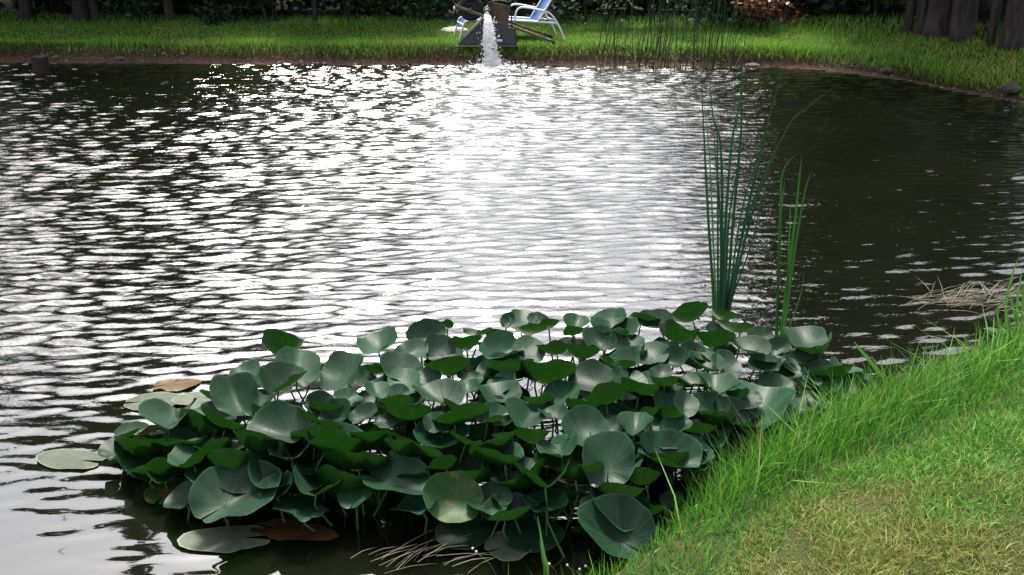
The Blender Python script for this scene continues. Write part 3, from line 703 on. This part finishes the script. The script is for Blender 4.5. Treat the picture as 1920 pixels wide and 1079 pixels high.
# traced leaves: x, y, width, height in photo pixels, kind: T top seen, C cupped or folded, U underside seen
LV = """527 664 76 62 U;557 695 85 55 T;647 706 93 56 T;531 729 88 44 C;461 705 55 28 T;444 751 88 76 C;320 793 105 46 C;250 816 50 28 C;228 845 70 28 T;287 847 70 28 U
410 798 74 40 U;520 782 46 24 T;526 812 104 62 T;593 805 88 36 U;634 782 62 40 T;683 782 48 30 T;650 754 55 30 T;600 760 48 38 T;596 832 96 30 U;627 852 105 36 C;700 842 80 30 U;472 843 80 40 U;335 850 60 56 U
711 653 78 32 T;801 634 65 46 T;837 613 26 34 U;772 664 58 34 T;826 658 58 44 T;874 655 66 34 U;846 681 52 18 T;750 696 76 50 T;758 718 62 42 T;803 712 50 34 T;840 702 88 38 U;702 700 40 26 U;705 734 50 34 C;753 743 50 30 C
739 765 70 34 U;820 748 92 54 C;876 731 46 24 T;885 715 40 24 T;933 746 85 34 T;944 723 60 36 T;896 627 56 26 U;938 633 52 28 U;941 664 76 42 T;992 661 64 42 T;980 600 52 34 T;952 602 28 24 T;1008 602 36 24 T;992 626 66 28 U
1031 613 40 28 U;1079 611 50 26 T;1082 627 46 24 U;1037 664 56 28 U;1144 611 68 30 T;1155 627 78 24 T;1124 644 60 40 T;1172 650 66 38 T;1090 672 66 26 U;955 700 92 24 U;995 703 56 26 T;1025 717 106 46 U;1110 717 82 52 T;1163 689 66 30 C
1175 723 76 40 T;1143 754 80 40 U;1090 768 56 30 U;1054 740 70 40 T;1008 754 60 30 U;1037 782 52 24 T;983 790 92 54 C;924 790 66 38 C;868 792 96 38 U;862 776 76 28 U;817 796 50 32 T;767 788 74 34 U;725 793 42 22 T;778 850 90 30 U
921 848 80 24 U;1000 830 66 30 U;1096 812 86 58 T;1051 852 84 34 C;1150 807 46 26 T;1190 806 70 38 C;1292 602 80 40 U;1229 611 62 30 T;1208 602 56 28 U;1265 617 42 24 U;1356 599 50 26 U;1377 620 66 28 U;1340 626 38 24 T;1340 648 72 34 U
1271 642 76 34 U;1404 660 68 24 T;1425 635 44 24 T;1458 658 44 28 T;1507 642 76 34 T;1534 669 78 30 U;1440 675 54 22 T;1507 678 44 24 T;1473 684 46 26 T;1476 702 42 26 T;1434 690 52 28 T;1253 657 40 24 T;1265 681 54 32 T;1301 669 52 30 T
1220 669 64 34 T;1320 687 62 30 T;1359 687 58 38 T;1331 672 42 22 T;1238 705 42 22 T;1247 723 58 26 U;1301 723 56 30 C;1196 741 72 38 U;1340 735 82 34 C;1383 747 42 26 U;1401 753 52 30 T;1283 762 50 36 T;1455 729 62 44 T;1510 714 50 30 T
1543 723 62 34 T;1549 747 72 40 T;1594 765 52 24 T;1543 699 54 26 T;1612 738 56 28 T;1646 741 50 26 T;1658 753 32 18 T;1422 780 138 66 T;1378 792 92 46 T;1268 805 56 32 T;1253 783 52 26 U;1253 829 44 30 T;1249 865 102 62 T;1316 811 52 26 U
381 868 101 38 C;307 901 58 24 C;347 939 68 36 T;445 935 140 90 T;524 920 60 42 T;597 918 98 52 C;549 856 82 36 C;656 880 96 36 U;437 881 80 30 U;480 850 70 32 U;670 930 66 42 T;745 910 112 58 T;563 958 96 26 T;760 853 86 28 U
695 838 76 26 U;850 937 94 98 T;919 943 78 48 T;962 973 88 48 C;1022 949 82 34 T;1016 910 112 42 C;931 870 90 34 C;928 851 78 22 U;1037 871 64 34 T;1140 865 98 84 T;1149 1003 128 104 T;1167 937 90 40 U;1104 946 30 20 T;1203 907 68 32 U
1580 700 60 28 T;1600 720 56 26 U;1628 716 50 24 T;1570 735 60 30 T;1626 762 60 28 T;1586 782 60 28 T;1540 775 64 32 T;1500 760 70 34 T;1490 790 64 32 T;1655 728 44 20 U;1330 770 64 34 T;1345 800 64 34 U;1305 860 60 32 T;1258 940 40 24 T;780 955 82 34 T;992 877 44 26 T;1210 965 60 30 U;1290 880 60 30 T;1300 840 50 26 T;1218 780 50 26 U;890 900 60 30 U;830 880 60 26 U;700 880 60 26 U;1070 900 60 26 U;1105 890 60 28 U;870 830 60 24 U;950 820 50 22 U""".replace('\n', ';').split(';')
clump = empty('water_lily_clump', gz(850, 850)); tag(clump, 'large clump of raised dark green spatterdock leaves in the near water', 'water lily')
def leaf_h(x, y):                # how high the leaf stands over the water
    fr = np.interp(x, [200, 300, 450, 600, 900, 1150, 1300, 1500, 1680], [880, 925, 985, 985, 1010, 1030, 930, 800, 770])   # foot of the clump
    z = 0.09 + 0.21 * min(1, max(0, (fr - y) / 170.0))
    return z * (0.55 + 0.45 * min(1, max(0, (x - 210) / 250.0))) * (1 - 0.35 * min(1, max(0, (x - 1450) / 200.0)))
rl = random.Random(5)
def place_leaf(x, y, wpx, hpx, kind, z, mat='lily', stalk=True, yaw=None):
    c = gz(x, y, z); d = (c - Vector((0, 0, CAMH))).length; wm = wpx * d / F
    el = math.asin((CAMH - z) / d); ratio = min(0.97, hpx / wpx / 0.93)
    cup = rl.uniform(0.10, 0.40); fold = rl.uniform(0.0, 0.40); wave = rl.uniform(0.04, 0.12)
    if kind == 'U': tilt = -(math.asin(min(0.95, ratio * 0.8)) * 0.62 + el); cup = rl.uniform(0.2, 0.5); fold = rl.uniform(0.0, 0.3)
    elif kind == 'C': tilt = math.asin(ratio) * 0.85 - el - R(6); cup = rl.uniform(0.15, 0.35); fold = rl.uniform(0.35, 0.65)
    else: tilt = math.asin(ratio) - el
    if yaw is None: yaw = (R(-90) + rl.gauss(0, R(40))) if kind == 'U' else (R(90) + rl.gauss(0, R(50)) if rl.random() < 0.8 else rl.uniform(0, 6.28))
    roll = rl.gauss(0, R(11))
    rot = Matrix.Rotation(tilt, 3, 'X') @ Matrix.Rotation(roll, 3, 'Y') @ Matrix.Rotation(yaw, 3, 'Z')
    Rr = wm / 1.86 * 1.1
    at = c - rot @ Vector((0.30 * Rr, 0, 0.0))
    if at.z < 0.035: at.z = 0.035
    me = lily_mesh(Rr, cup, fold, wave, rl.uniform(0, 6.28), rl.uniform(0.01, 0.10), seed=rl.randrange(9999), curl=rl.uniform(-0.15, 0.1))
    o = bpy.data.objects.new('leaf', me); C.objects.link(o); me.materials.append(M[mat]); me.polygons.foreach_set('use_smooth', [True] * len(me.polygons))
    o.parent = clump; o.matrix_parent_inverse = Matrix.Translation(clump.location).inverted()
    o.location = at; o.rotation_euler = rot.to_euler()
    # keep the rim out of the water
    zmin = min((rot @ v.co).z for v in me.vertices) + at.z
    if zmin < 0.008: o.location.z += 0.008 - zmin
    at = Vector(o.location)
    if stalk:
        n = rot @ Vector((0, 0, 1)); back = -(rot @ Vector((1, 0, 0)))
        b = MB(); foot = Vector((at.x + rl.gauss(0, 0.10), at.y + rl.gauss(0.05, 0.08), -0.2))
        p1 = at - n * (0.3 * at.z) + back * 0.02
        b.tube([at - n * 0.002, p1 * 0.75 + at * 0.25 - n * 0.01, (p1 + foot) / 2, foot], [0.0045, 0.005, 0.0055, 0.006], 5, False)
        m_ = bpy.data.meshes.new('stalk'); m_.from_pydata(b.v, [], b.f); m_.update(); m_.materials.append(M['stalk']); m_.polygons.foreach_set('use_smooth', [True] * len(m_.polygons))
        s_ = bpy.data.objects.new('stalk', m_); C.objects.link(s_); s_.parent = o
        s_.matrix_parent_inverse = Matrix.LocRotScale(o.location, o.rotation_euler, None).inverted()
    return o
for e in LV:
    e = e.split(); x, y, wp, hp = map(float, e[:4])
    mt = 'lily_yellow' if (x, y) in ((850, 937),) else 'lily'
    place_leaf(x, y, wp, hp, e[4], leaf_h(x, y), mt)
# lower leaves that fill the inside of the clump
outline = [(230, 850), (330, 790), (430, 740), (540, 690), (700, 680), (850, 650), (1000, 640), (1200, 640), (1400, 660), (1560, 690), (1620, 750), (1480, 790), (1320, 850), (1240, 900), (1180, 960), (900, 950), (700, 930), (450, 930), (330, 900)]
def in_poly(x, y):
    c = False; n = len(outline)
    for i in range(n):
        (x0, y0), (x1, y1) = outline[i], outline[(i + 1) % n]
        if (y0 > y) != (y1 > y) and x < x0 + (y - y0) / (y1 - y0) * (x1 - x0): c = not c
    return c
k = 0
while k < 110:
    x, y = rl.uniform(230, 1620), rl.uniform(640, 960)
    if not in_poly(x, y): continue
    wp = rl.uniform(75, 120) * (0.75 + (y - 640) / 900.0)
    place_leaf(x, y + 14, wp, wp * rl.uniform(0.3, 0.55), rl.choice('TTTU'), leaf_h(x, y) * rl.uniform(0.45, 0.8)); k += 1

# floating pads
def float_pad(x, y, wpx, label, m, yaw=0.0, wave=0.015, z=0.012, name='lily_pad', notch=0.12, ax=0.92, cup=0.0):
    c = gz(x, y, z); d = (c - Vector((0, 0, CAMH))).length; Rr = wpx * d / F / 1.95
    me = lily_mesh(Rr, cup, 0.0, wave, rl.uniform(0, 6), notch, seed=int(x), ax=ax)
    o = link(name, me, M[m], None, True, loc=c - Matrix.Rotation(yaw, 3, 'Z') @ Vector((0.3 * Rr, 0, 0))); o.rotation_euler = (0, 0, yaw)
    return tag(o, label, 'lily pad')
float_pad(132, 861, 122, 'pale grey green lily pad floating alone at far left of clump', 'pad_pale', R(170), ax=0.48)
float_pad(287, 752, 100, 'pale floating lily pad, left one of a touching pair', 'pad_pale', R(10), ax=0.62)
float_pad(364, 747, 74, 'pale floating lily pad beside the clump, right one of a pair', 'pad_pale', R(190), z=0.016, ax=0.65)
float_pad(330, 721, 86, 'withered orange lily leaf floating behind the pale pair of pads', 'pad_yellow', R(10), 0.06, ax=0.5)
float_pad(426, 1010, 165, 'large pale lily pad with yellow stain floating at bottom left', 'pad_pale', R(184), 0.02, ax=0.45)
float_pad(548, 995, 170, 'rotting orange brown lily leaf lying in the water by the large pale pad', 'pad_brown', R(-12), 0.035, z=0.018, ax=0.33)
float_pad(313, 922, 80, 'yellow green floating lily pad at the left foot of the clump', 'lily_yellow', R(80), 0.03, cup=0.05)
float_pad(272, 879, 62, 'small ragged yellowing lily pad at the left edge of clump', 'pad_pale', R(120), 0.05)
float_pad(868, 996, 108, 'flat green lily pad floating at the front of the clump', 'lily', R(-90), 0.02, z=0.02)
float_pad(955, 1022, 92, 'torn whitish lily pad floating at the front of the clump', 'pad_pale', R(30), 0.05)
float_pad(1000, 1002, 110, 'dark green lily pad floating behind the torn whitish pad', 'lily', R(10), 0.03, z=0.02)

# ------------------------------------------------------------------ straw and small plants
def straw(x, y, n, L_, dirx, label, seed, spread=0.25, z=0.015, rad=0.12):
    rs = np.random.RandomState(seed); c = gz(x, y); b = MB(); cols = []
    for i in range(n):
        p = Vector((c.x + rs.normal(0, rad), c.y + rs.normal(0, rad * 0.45), z + abs(rs.normal(0, 0.018))))
        a = dirx + rs.normal(0, spread); l = L_ * rs.uniform(0.4, 1.1)
        q = p + Vector((math.cos(a) * l, math.sin(a) * l, rs.uniform(-0.005, 0.05)))
        strap(b, cols, [p, (p + q) / 2 + Vector((0, 0, 0.012)), q], rs.uniform(0.002, 0.005), tuple(np.array((0.095, 0.078, 0.042)) * rs.uniform(0.25, 1.3)), 2, Vector((0, 0, 1)))
    me = bpy.data.meshes.new('dry_straw'); me.from_pydata(b.v, [], b.f); me.update(); set_col(me, np.array(cols))
    return tag(link('dry_straw', me, M['straw']), label, 'straw')
straw(765, 1064, 26, 0.26, R(22), 'pale dry straw floating at the bottom in front of lilies', 111)
straw(1790, 572, 90, 0.28, R(8), 'matted dry straw floating near the right bank', 112, 0.6, rad=0.17)
straw(1870, 556, 40, 0.2, R(30), 'small tangle of dry straw against the right bank reeds', 113, 0.7, rad=0.1)
def bank_pt(x, y):
    p = gz(x, y, 0.2)
    for _ in range(4): p = gz(x, y, max(0.0, H(p.x, p.y)))
    return p
def weed(x, y, n, L_, label, seed, up=0.5, wd=0.35, name='weed_plant'):
    p = bank_pt(x, y); t = empty(name, p); rs = np.random.RandomState(seed)
    for i in range(n):
        a = i * 2.4 + rs.normal(0, 0.3); l = L_ * rs.uniform(0.6, 1.1); u = up * rs.uniform(0.6, 1.3)
        V = []; Fc = []
        for k in range(6):
            f = k / 5; ww = l * wd * math.sin(PI * min(1, 0.12 + f * 0.88)) ** 0.8 * 0.5
            cx_, cz = l * f * math.cos(u * (1 - 0.6 * f)), l * math.sin(u) * (f - 0.55 * f * f)*1.4
            for s_, dz in ((-1, 0.12), (0, 0), (1, 0.12)):
                V.append((cx_ * math.cos(a) - s_ * ww * math.sin(a), cx_ * math.sin(a) + s_ * ww * math.cos(a), cz + dz * ww + 0.004))
        for k in range(5):
            for s_ in range(2): q = k * 3 + s_; Fc.append([q, q + 3, q + 4, q + 1])
        me = bpy.data.meshes.new('leaf'); me.from_pydata(V, [], Fc); me.update(); link('leaf', me, M['weed'], t, True, loc=(0, 0, 0))
    return tag(t, label, 'weed')
weed(1880, 640, 12, 0.13, 'bushy green weed under the reeds at right edge', 126, 1.1, 0.5)
rs = np.random.RandomState(131)
for i, (x, y, tx, ty) in enumerate([(940, 1085, 893, 1035), (1048, 1085, 1030, 1058), (1075, 1085, 1064, 1060), (1090, 1085, 1087, 1068), (1160, 1060, 1135, 1030), (1110, 1078, 1098, 1062)]):
    p = gz(x, y, 0.02); t = empty('budding_stem', p); q = gy(tx, ty, p.y)
    b = MB(); b.tube([p - Vector((0, 0, 0.03)), (p + q) / 2 + Vector((0.006, 0, 0.004)), q], [0.0016, 0.0013, 0.001], 5); b.build('stem', M['stalk'], t, True)
    for k in range(2 if i == 0 else 1):
        b = MB(); c = q + Vector((-0.014 * k, 0, 0.016 * k - 0.002 * 0)); rr = 0.0055
        b.tube([c - Vector((0, 0, rr)), c - Vector((0, 0, rr * .4)), c + Vector((0, 0, rr * .5)), c + Vector((0, 0, rr * 1.1))], [rr * .4, rr, rr * .9, rr * .3], 8); b.build('bud', M['bud'], t, True)
    tag(t, ['forked stem with pinkish buds at the bottom left of the near bank', 'thin budding stem just right of the young reed', 'second thin budding stem right of the young reed',
            'short budding stem, third right of the young reed', 'budding stem in front of the large front leaf', 'short budding stem left of the large front leaf'][i], 'flower')

# ------------------------------------------------------------------ wheelbarrow, upside down on the lip
WY0 = 16.36
wb = empty('wheelbarrow', (gy(915, 86, WY0).x, WY0 + 0.3, H(gy(915, 86, WY0).x, WY0 + 0.3)))
tag(wb, 'overturned dark steel wheelbarrow with wooden handles on the far bank', 'wheelbarrow')
def wp(x, y, dy): return gy(x, y, WY0 + dy)
zr = wp(915, 87, 0).z
rimq = [wp(856, 87, 0), wp(970, 87, 0), Vector((wp(970, 87, 0).x, WY0 + 0.66, zr)), Vector((wp(856, 87, 0).x, WY0 + 0.66, zr))]
tl, tr_ = wp(903, 37, 0.08), wp(966, 53, 0.08)
topq = [tl, tr_, Vector((tr_.x, WY0 + 0.56, tr_.z)), Vector((tl.x, WY0 + 0.56, tl.z))]
b = MB(); b.hull8(rimq, topq); tray = b.build('tray', M['tray'], wb)
bv_ = tray.modifiers.new('bevel', 'BEVEL'); bv_.width = 0.035; bv_.segments = 3; bv_.limit_method = 'ANGLE'
b = MB(); b.tube(rimq + [rimq[0]], 0.014, 6); b.build('rim', M['tray_edge'], wb, True)
b = MB(); b.tube([rimq[0] + Vector((0.01, 0.01, 0.02)), tl + Vector((-0.005, 0, 0.0))], [0.018, 0.034], 8); b.build('corner_fold', M['tray_edge'], wb, True)
def bar(b, p, q, ww, hh):
    t = (q - p).normalized(); a = t.cross(Vector((0, 0, 1))).normalized() * ww / 2; u = a.cross(t).normalized() * hh / 2
    b.hull8([p - a - u, q - a - u, q + a - u, p + a - u], [p - a + u, q - a + u, q + a + u, p + a + u])
for near, (x0, y0, x1, y1), dy in ((1, (853, 11, 1040, 80), 0.12), (0, (858, 8, 1035, 70), 0.52)):
    b = MB(); bar(b, wp(x0, y0, dy), wp(x1, y1, dy + 0.02), 0.035, 0.04); b.build('handle', M['wood'], wb)
    b = MB(); q = wp(x1, y1, dy + 0.02); b.tube([q - Vector((0.14, 0, -0.052)), q + Vector((0.005, 0, -0.001))], 0.024, 8); b.build('grip', M['black_metal'], wb, True)
b = MB(); q = wp(852, 15, 0.12); b.tube([q + Vector((0, 0, 0.022)), q, q - Vector((0, 0, 0.03))], [0.012, 0.02, 0.012], 8); b.build('end_cap', M['white_metal'], wb, True)
wc = wp(883, 16, 0.33); whl = empty('wheel', wc); whl.parent = wb; whl.matrix_parent_inverse = Matrix.Translation(wb.location).inverted()
def ring_solid(b, prof, n=28):
    m_ = len(prof); V = []
    for i in range(n):
        a = 2 * PI * i / n
        V += [(wc.x + r_ * math.cos(a), wc.y + y_, wc.z + r_ * math.sin(a)) for r_, y_ in prof]
    b.add(V, [[i * m_ + k, i * m_ + (k + 1) % m_, ((i + 1) % n) * m_ + (k + 1) % m_, ((i + 1) % n) * m_ + k] for i in range(n) for k in range(m_)])
b = MB(); ring_solid(b, [(0.105, -0.035), (0.15, -0.05), (0.19, -0.042), (0.205, 0), (0.19, 0.042), (0.15, 0.05), (0.105, 0.035)]); b.build('tyre', M['rubber'], whl, True)
b = MB(); ring_solid(b, [(0.02, -0.03), (0.08, -0.012), (0.108, -0.03), (0.108, 0.03), (0.08, 0.012), (0.02, 0.03)]); b.build('rim', M['black_metal'], whl, True)
b = MB(); b.tube([wc - Vector((0, 0.24, 0)), wc + Vector((0, 0.24, 0))], 0.012, 8); b.build('axle', M['black_metal'], wb, True)
# leg plate and leg loops that now point upwards
b = MB(); a0, a1, a2, a3 = wp(908, 33, 0.14), wp(952, 47, 0.14), wp(958, 13, 0.14), wp(918, 3, 0.14)
b.hull8([a0, a1, a1 + Vector((0, 0.02, 0)), a0 + Vector((0, 0.02, 0))], [a3, a2, a2 + Vector((0, 0.02, 0)), a3 + Vector((0, 0.02, 0))]); b.build('leg_panel', M['tan'], wb)
b = MB(); bar(b, wp(928, 41, 0.125), wp(941, 8, 0.125), 0.02, 0.02); b.build('leg_brace', M['rust'], wb)
b = MB(); bar(b, wp(905, 26, 0.13), wp(948, 46, 0.13), 0.03, 0.06); b.build('cross_bar', M['rust'], wb)
for dy in (0.10, 0.54):
    b = MB(); b.tube(spline([wp(912, 34, dy), wp(917, 10, dy), wp(926, 2, dy), wp(948, 3, dy), wp(957, 12, dy), wp(960, 52, dy)], 4), 0.014, 6); b.build('leg', M['black_metal'], wb, True)
# worn print on the tray's side: pale strokes, too small to read
n_ = ((rimq[1] - rimq[0]).cross(topq[0] - rimq[0])).normalized()
def on_tray(x, y):
    d = ray(x, y); o = Vector((0, 0, CAMH)); t = (rimq[0] - o).dot(n_) / d.dot(n_); return o + d * t - n_ * (-0.03 if n_.y < 0 else 0.03)
b = MB()
for i in range(5):
    x = 931.5 + i * 2.1; q = [on_tray(x, 78.2), on_tray(x + 1.5, 78.2), on_tray(x + 1.9, 74.6), on_tray(x + 0.4, 74.6)]
    b.add(q, [[0, 1, 2, 3]])
b.build('lettering', M['print'], wb)

# ------------------------------------------------------------------ pipe and water jet
pm = gy(913, 29, 16.24)
pp = empty('outlet_pipe', (pm.x, 17.3, H(pm.x, 17.3)))
tag(pp, 'dark outlet pipe lying across the overturned wheelbarrow', 'pipe')
b = MB(); path = spline([pm + Vector((0, 0.02, 0.02)), Vector((pm.x, 16.6, pm.z + 0.035)), Vector((pm.x, 16.95, pm.z - 0.02)), Vector((pm.x + 0.01, 17.2, 0.45)), Vector((pm.x + 0.02, 17.4, H(pm.x, 17.4) - 0.1))], 5)
b.tube(path, 0.07, 12); b.build('pipe', M['black_metal'], pp, True)
b = MB(); b.tube([path[2], path[3]], 0.08, 12); b.build('collar', M['rubber'], pp, True)
jt = empty('water_jet', gz(922, 125)); tag(jt, 'white water jet falling from the pipe into the pond', 'water jet')
land = gz(922, 126); rs = np.random.RandomState(141)
V = []; Fc = []; n = 22; m_ = 46
for i in range(m_):
    t = i / (m_ - 1); c = pm.lerp(land, 0) ; z = pm.z + 0.01 - (pm.z + 0.01) * t ** 1.0
    fall = math.sqrt(max(0, 1 - z / (pm.z + 0.01)))
    c = Vector((pm.x + (land.x - pm.x) * (0.5 * fall + 0.5 * t), pm.y + (land.y - pm.y) * fall - 0.02, z))
    r_ = 0.05 + 0.045 * min(1, t * 2.2) + 0.018 * t
    if i == 0: r_ = 0.02; c.z += 0.03
    for k in range(n):
        a = 2 * PI * k / n
        q = r_ * (1 + 0.13 * math.sin(3 * a + 9 * t) * t + 0.16 * rs.normal() * (0.3 + t))
        V.append((c.x + q * math.cos(a), c.y + q * 0.8 * math.sin(a), c.z + 0.012 * rs.normal()))
for i in range(m_ - 1):
    for k in range(n): Fc.append([i * n + k, i * n + (k + 1) % n, (i + 1) * n + (k + 1) % n, (i + 1) * n + k])
Fc.append(list(range(n)))
me = bpy.data.meshes.new('stream'); me.from_pydata(V, [], Fc); me.update(); link('stream', me, M['jet'], jt, True)
b = MB(); rs = np.random.RandomState(142)
ico = rock_mesh('drop', 1, 1, (1, 1, 1), 0.0); dv = [v.co.copy() for v in ico.vertices]; df = [list(p.vertices) for p in ico.polygons]
for i in range(620):
    if i < 230:      # beads torn off the stream
        t = rs.rand() ** 0.7; z = pm.z * (1 - t); fall = math.sqrt(t); a = rs.uniform(0, 6.28); q = 0.08 + abs(rs.normal(0, 0.05)) * (0.5 + t)
        c = Vector((pm.x + (land.x - pm.x) * fall + q * math.cos(a), pm.y + (land.y - pm.y) * fall + q * math.sin(a), z)); rr = rs.uniform(0.003, 0.011)
    else:            # spray over the landing place
        a = rs.uniform(0, 6.28); q = abs(rs.normal(0, 0.22)); c = Vector((land.x + q * math.cos(a) * 1.4, land.y + q * math.sin(a), abs(rs.normal(0, 0.10)) * math.exp(-q * 2) + 0.01)); rr = rs.uniform(0.003, 0.009)
    b.add([c + v * rr for v in dv], df)
o = b.build('spray', M['jet'], jt, True); o['kind'] = 'stuff'
b = MB()
for i in range(150):
    a = rs.uniform(0, 6.28); q = abs(rs.normal(0, 0.20)); rr = rs.uniform(0.02, 0.06) * math.exp(-q * 1.5)
    c = Vector((land.x + q * math.cos(a) * 1.7, land.y + q * math.sin(a) * 1.1, 0.005))
    b.add([c + Vector((v.x * rr * 1.5, v.y * rr * 1.2, v.z * rr * 0.6)) for v in dv], df)
o = b.build('foam', M['jet'], jt, True); o['kind'] = 'stuff'

# ------------------------------------------------------------------ lounger
CN, CF = 17.02, 17.50            # distance of the near and the far side of its frame
lg = empty('garden_lounger', (gy(955, 68, CN).x, 17.25, H(gy(955, 68, CN).x, 17.25)))
tag(lg, 'white framed garden lounger with blue fabric on the far lawn', 'lounger')
def cpx(x, y, Yd): return gy(840 + x / 8.0, y / 8.0, Yd)
def pipe(name, pts, r_=0.016, mat='white_metal'):
    b = MB(); b.tube(spline(pts, 4), r_, 8); return b.build(name, M[mat], lg, True)
off = Vector((-0.12, CF - CN, 0))
def ground_end(p): return Vector((p.x, p.y, H(p.x, p.y) - 0.02))
armn = [cpx(1000, 330, CN), cpx(1012, 220, CN), cpx(1050, 140, CN), cpx(1130, 112, CN), cpx(1300, 138, CN), cpx(1440, 165, CN)]
pipe('armrest', armn); pipe('armrest', [p + off for p in armn])
legn = [cpx(1440, 165, CN), cpx(1540, 215, CN), cpx(1620, 320, CN), cpx(1690, 450, CN), ground_end(cpx(1757, 568, CN))]
pipe('leg', legn); pipe('leg', [p + off for p in legn[:-1]] + [ground_end(legn[-1] + off)])
raill = [cpx(835, 300, CN), cpx(1000, 312, CN), cpx(1350, 332, CN), cpx(1625, 352, CN)]
footn = [cpx(835, 300, CN), cpx(560, 300, CN), cpx(270, 322, CN)]
pipe('side_rail', footn[::-1] + raill[1:], 0.02); pipe('side_rail', [p + off for p in footn[::-1] + raill[1:]], 0.02)
fl = [cpx(270, 322, CN), cpx(235, 380, CN), ground_end(cpx(168, 548, CN))]
pipe('leg', fl); pipe('leg', [p + off for p in fl[:-1]] + [ground_end(fl[-1] + off)])
backl = [cpx(1355, 318, CN), cpx(1450, 165, CN), cpx(1555, -10, CN), cpx(1700, -260, CN)]
pipe('backrest_frame', backl, 0.019); pipe('backrest_frame', [p + off for p in backl], 0.019); pipe('backrest_frame', [backl[-1], backl[-1] + off], 0.019)
pipe('crossbar', [raill[-1], raill[-1] + off]); pipe('crossbar', [fl[1], fl[1] + off]); pipe('crossbar', [legn[2], legn[2] + off], 0.012)
def sling(name, pts, th=0.006):
    b = MB(); pts = spline(pts, 3); V = []
    for p in pts:
        a = p + Vector((0, 0.015, 0)); c = p + off - Vector((0, 0.015, 0)); V += [a, c]
    n = len(pts); up = [v + Vector((0.004, 0, th)) for v in V]
    f = [[2 * i, 2 * i + 1, 2 * i + 3, 2 * i + 2] for i in range(n - 1)]
    b.add(V + up, [q[::-1] for q in f] + [[k + 2 * n for k in q] for q in f] + [[2 * i, 2 * i + 2, 2 * n + 2 * i + 2, 2 * n + 2 * i] for i in range(n - 1)] + [[2 * i + 3, 2 * i + 1, 2 * n + 2 * i + 1, 2 * n + 2 * i + 3] for i in range(n - 1)])
    return b.build(name, M['blue'], lg, True)
sling('backrest', backl); sling('seat', [p + Vector((0, 0, 0.004)) for p in (footn[::-1] + raill[1:3])])
sling('footrest', [p - Vector((0.012, 0, 0)) for p in (fl[0], fl[1], cpx(215, 420, CN))])
for dy in (0, 1):
    b = MB()
    for k in range(4):
        q = cpx(1490 + 34 * k, 235 + 42 * k, CN) + off * dy; b.tube([q, q + Vector((-0.06, 0, -0.02))], 0.008, 6)
    b.build('ratchet', M['white_metal'], lg, True)
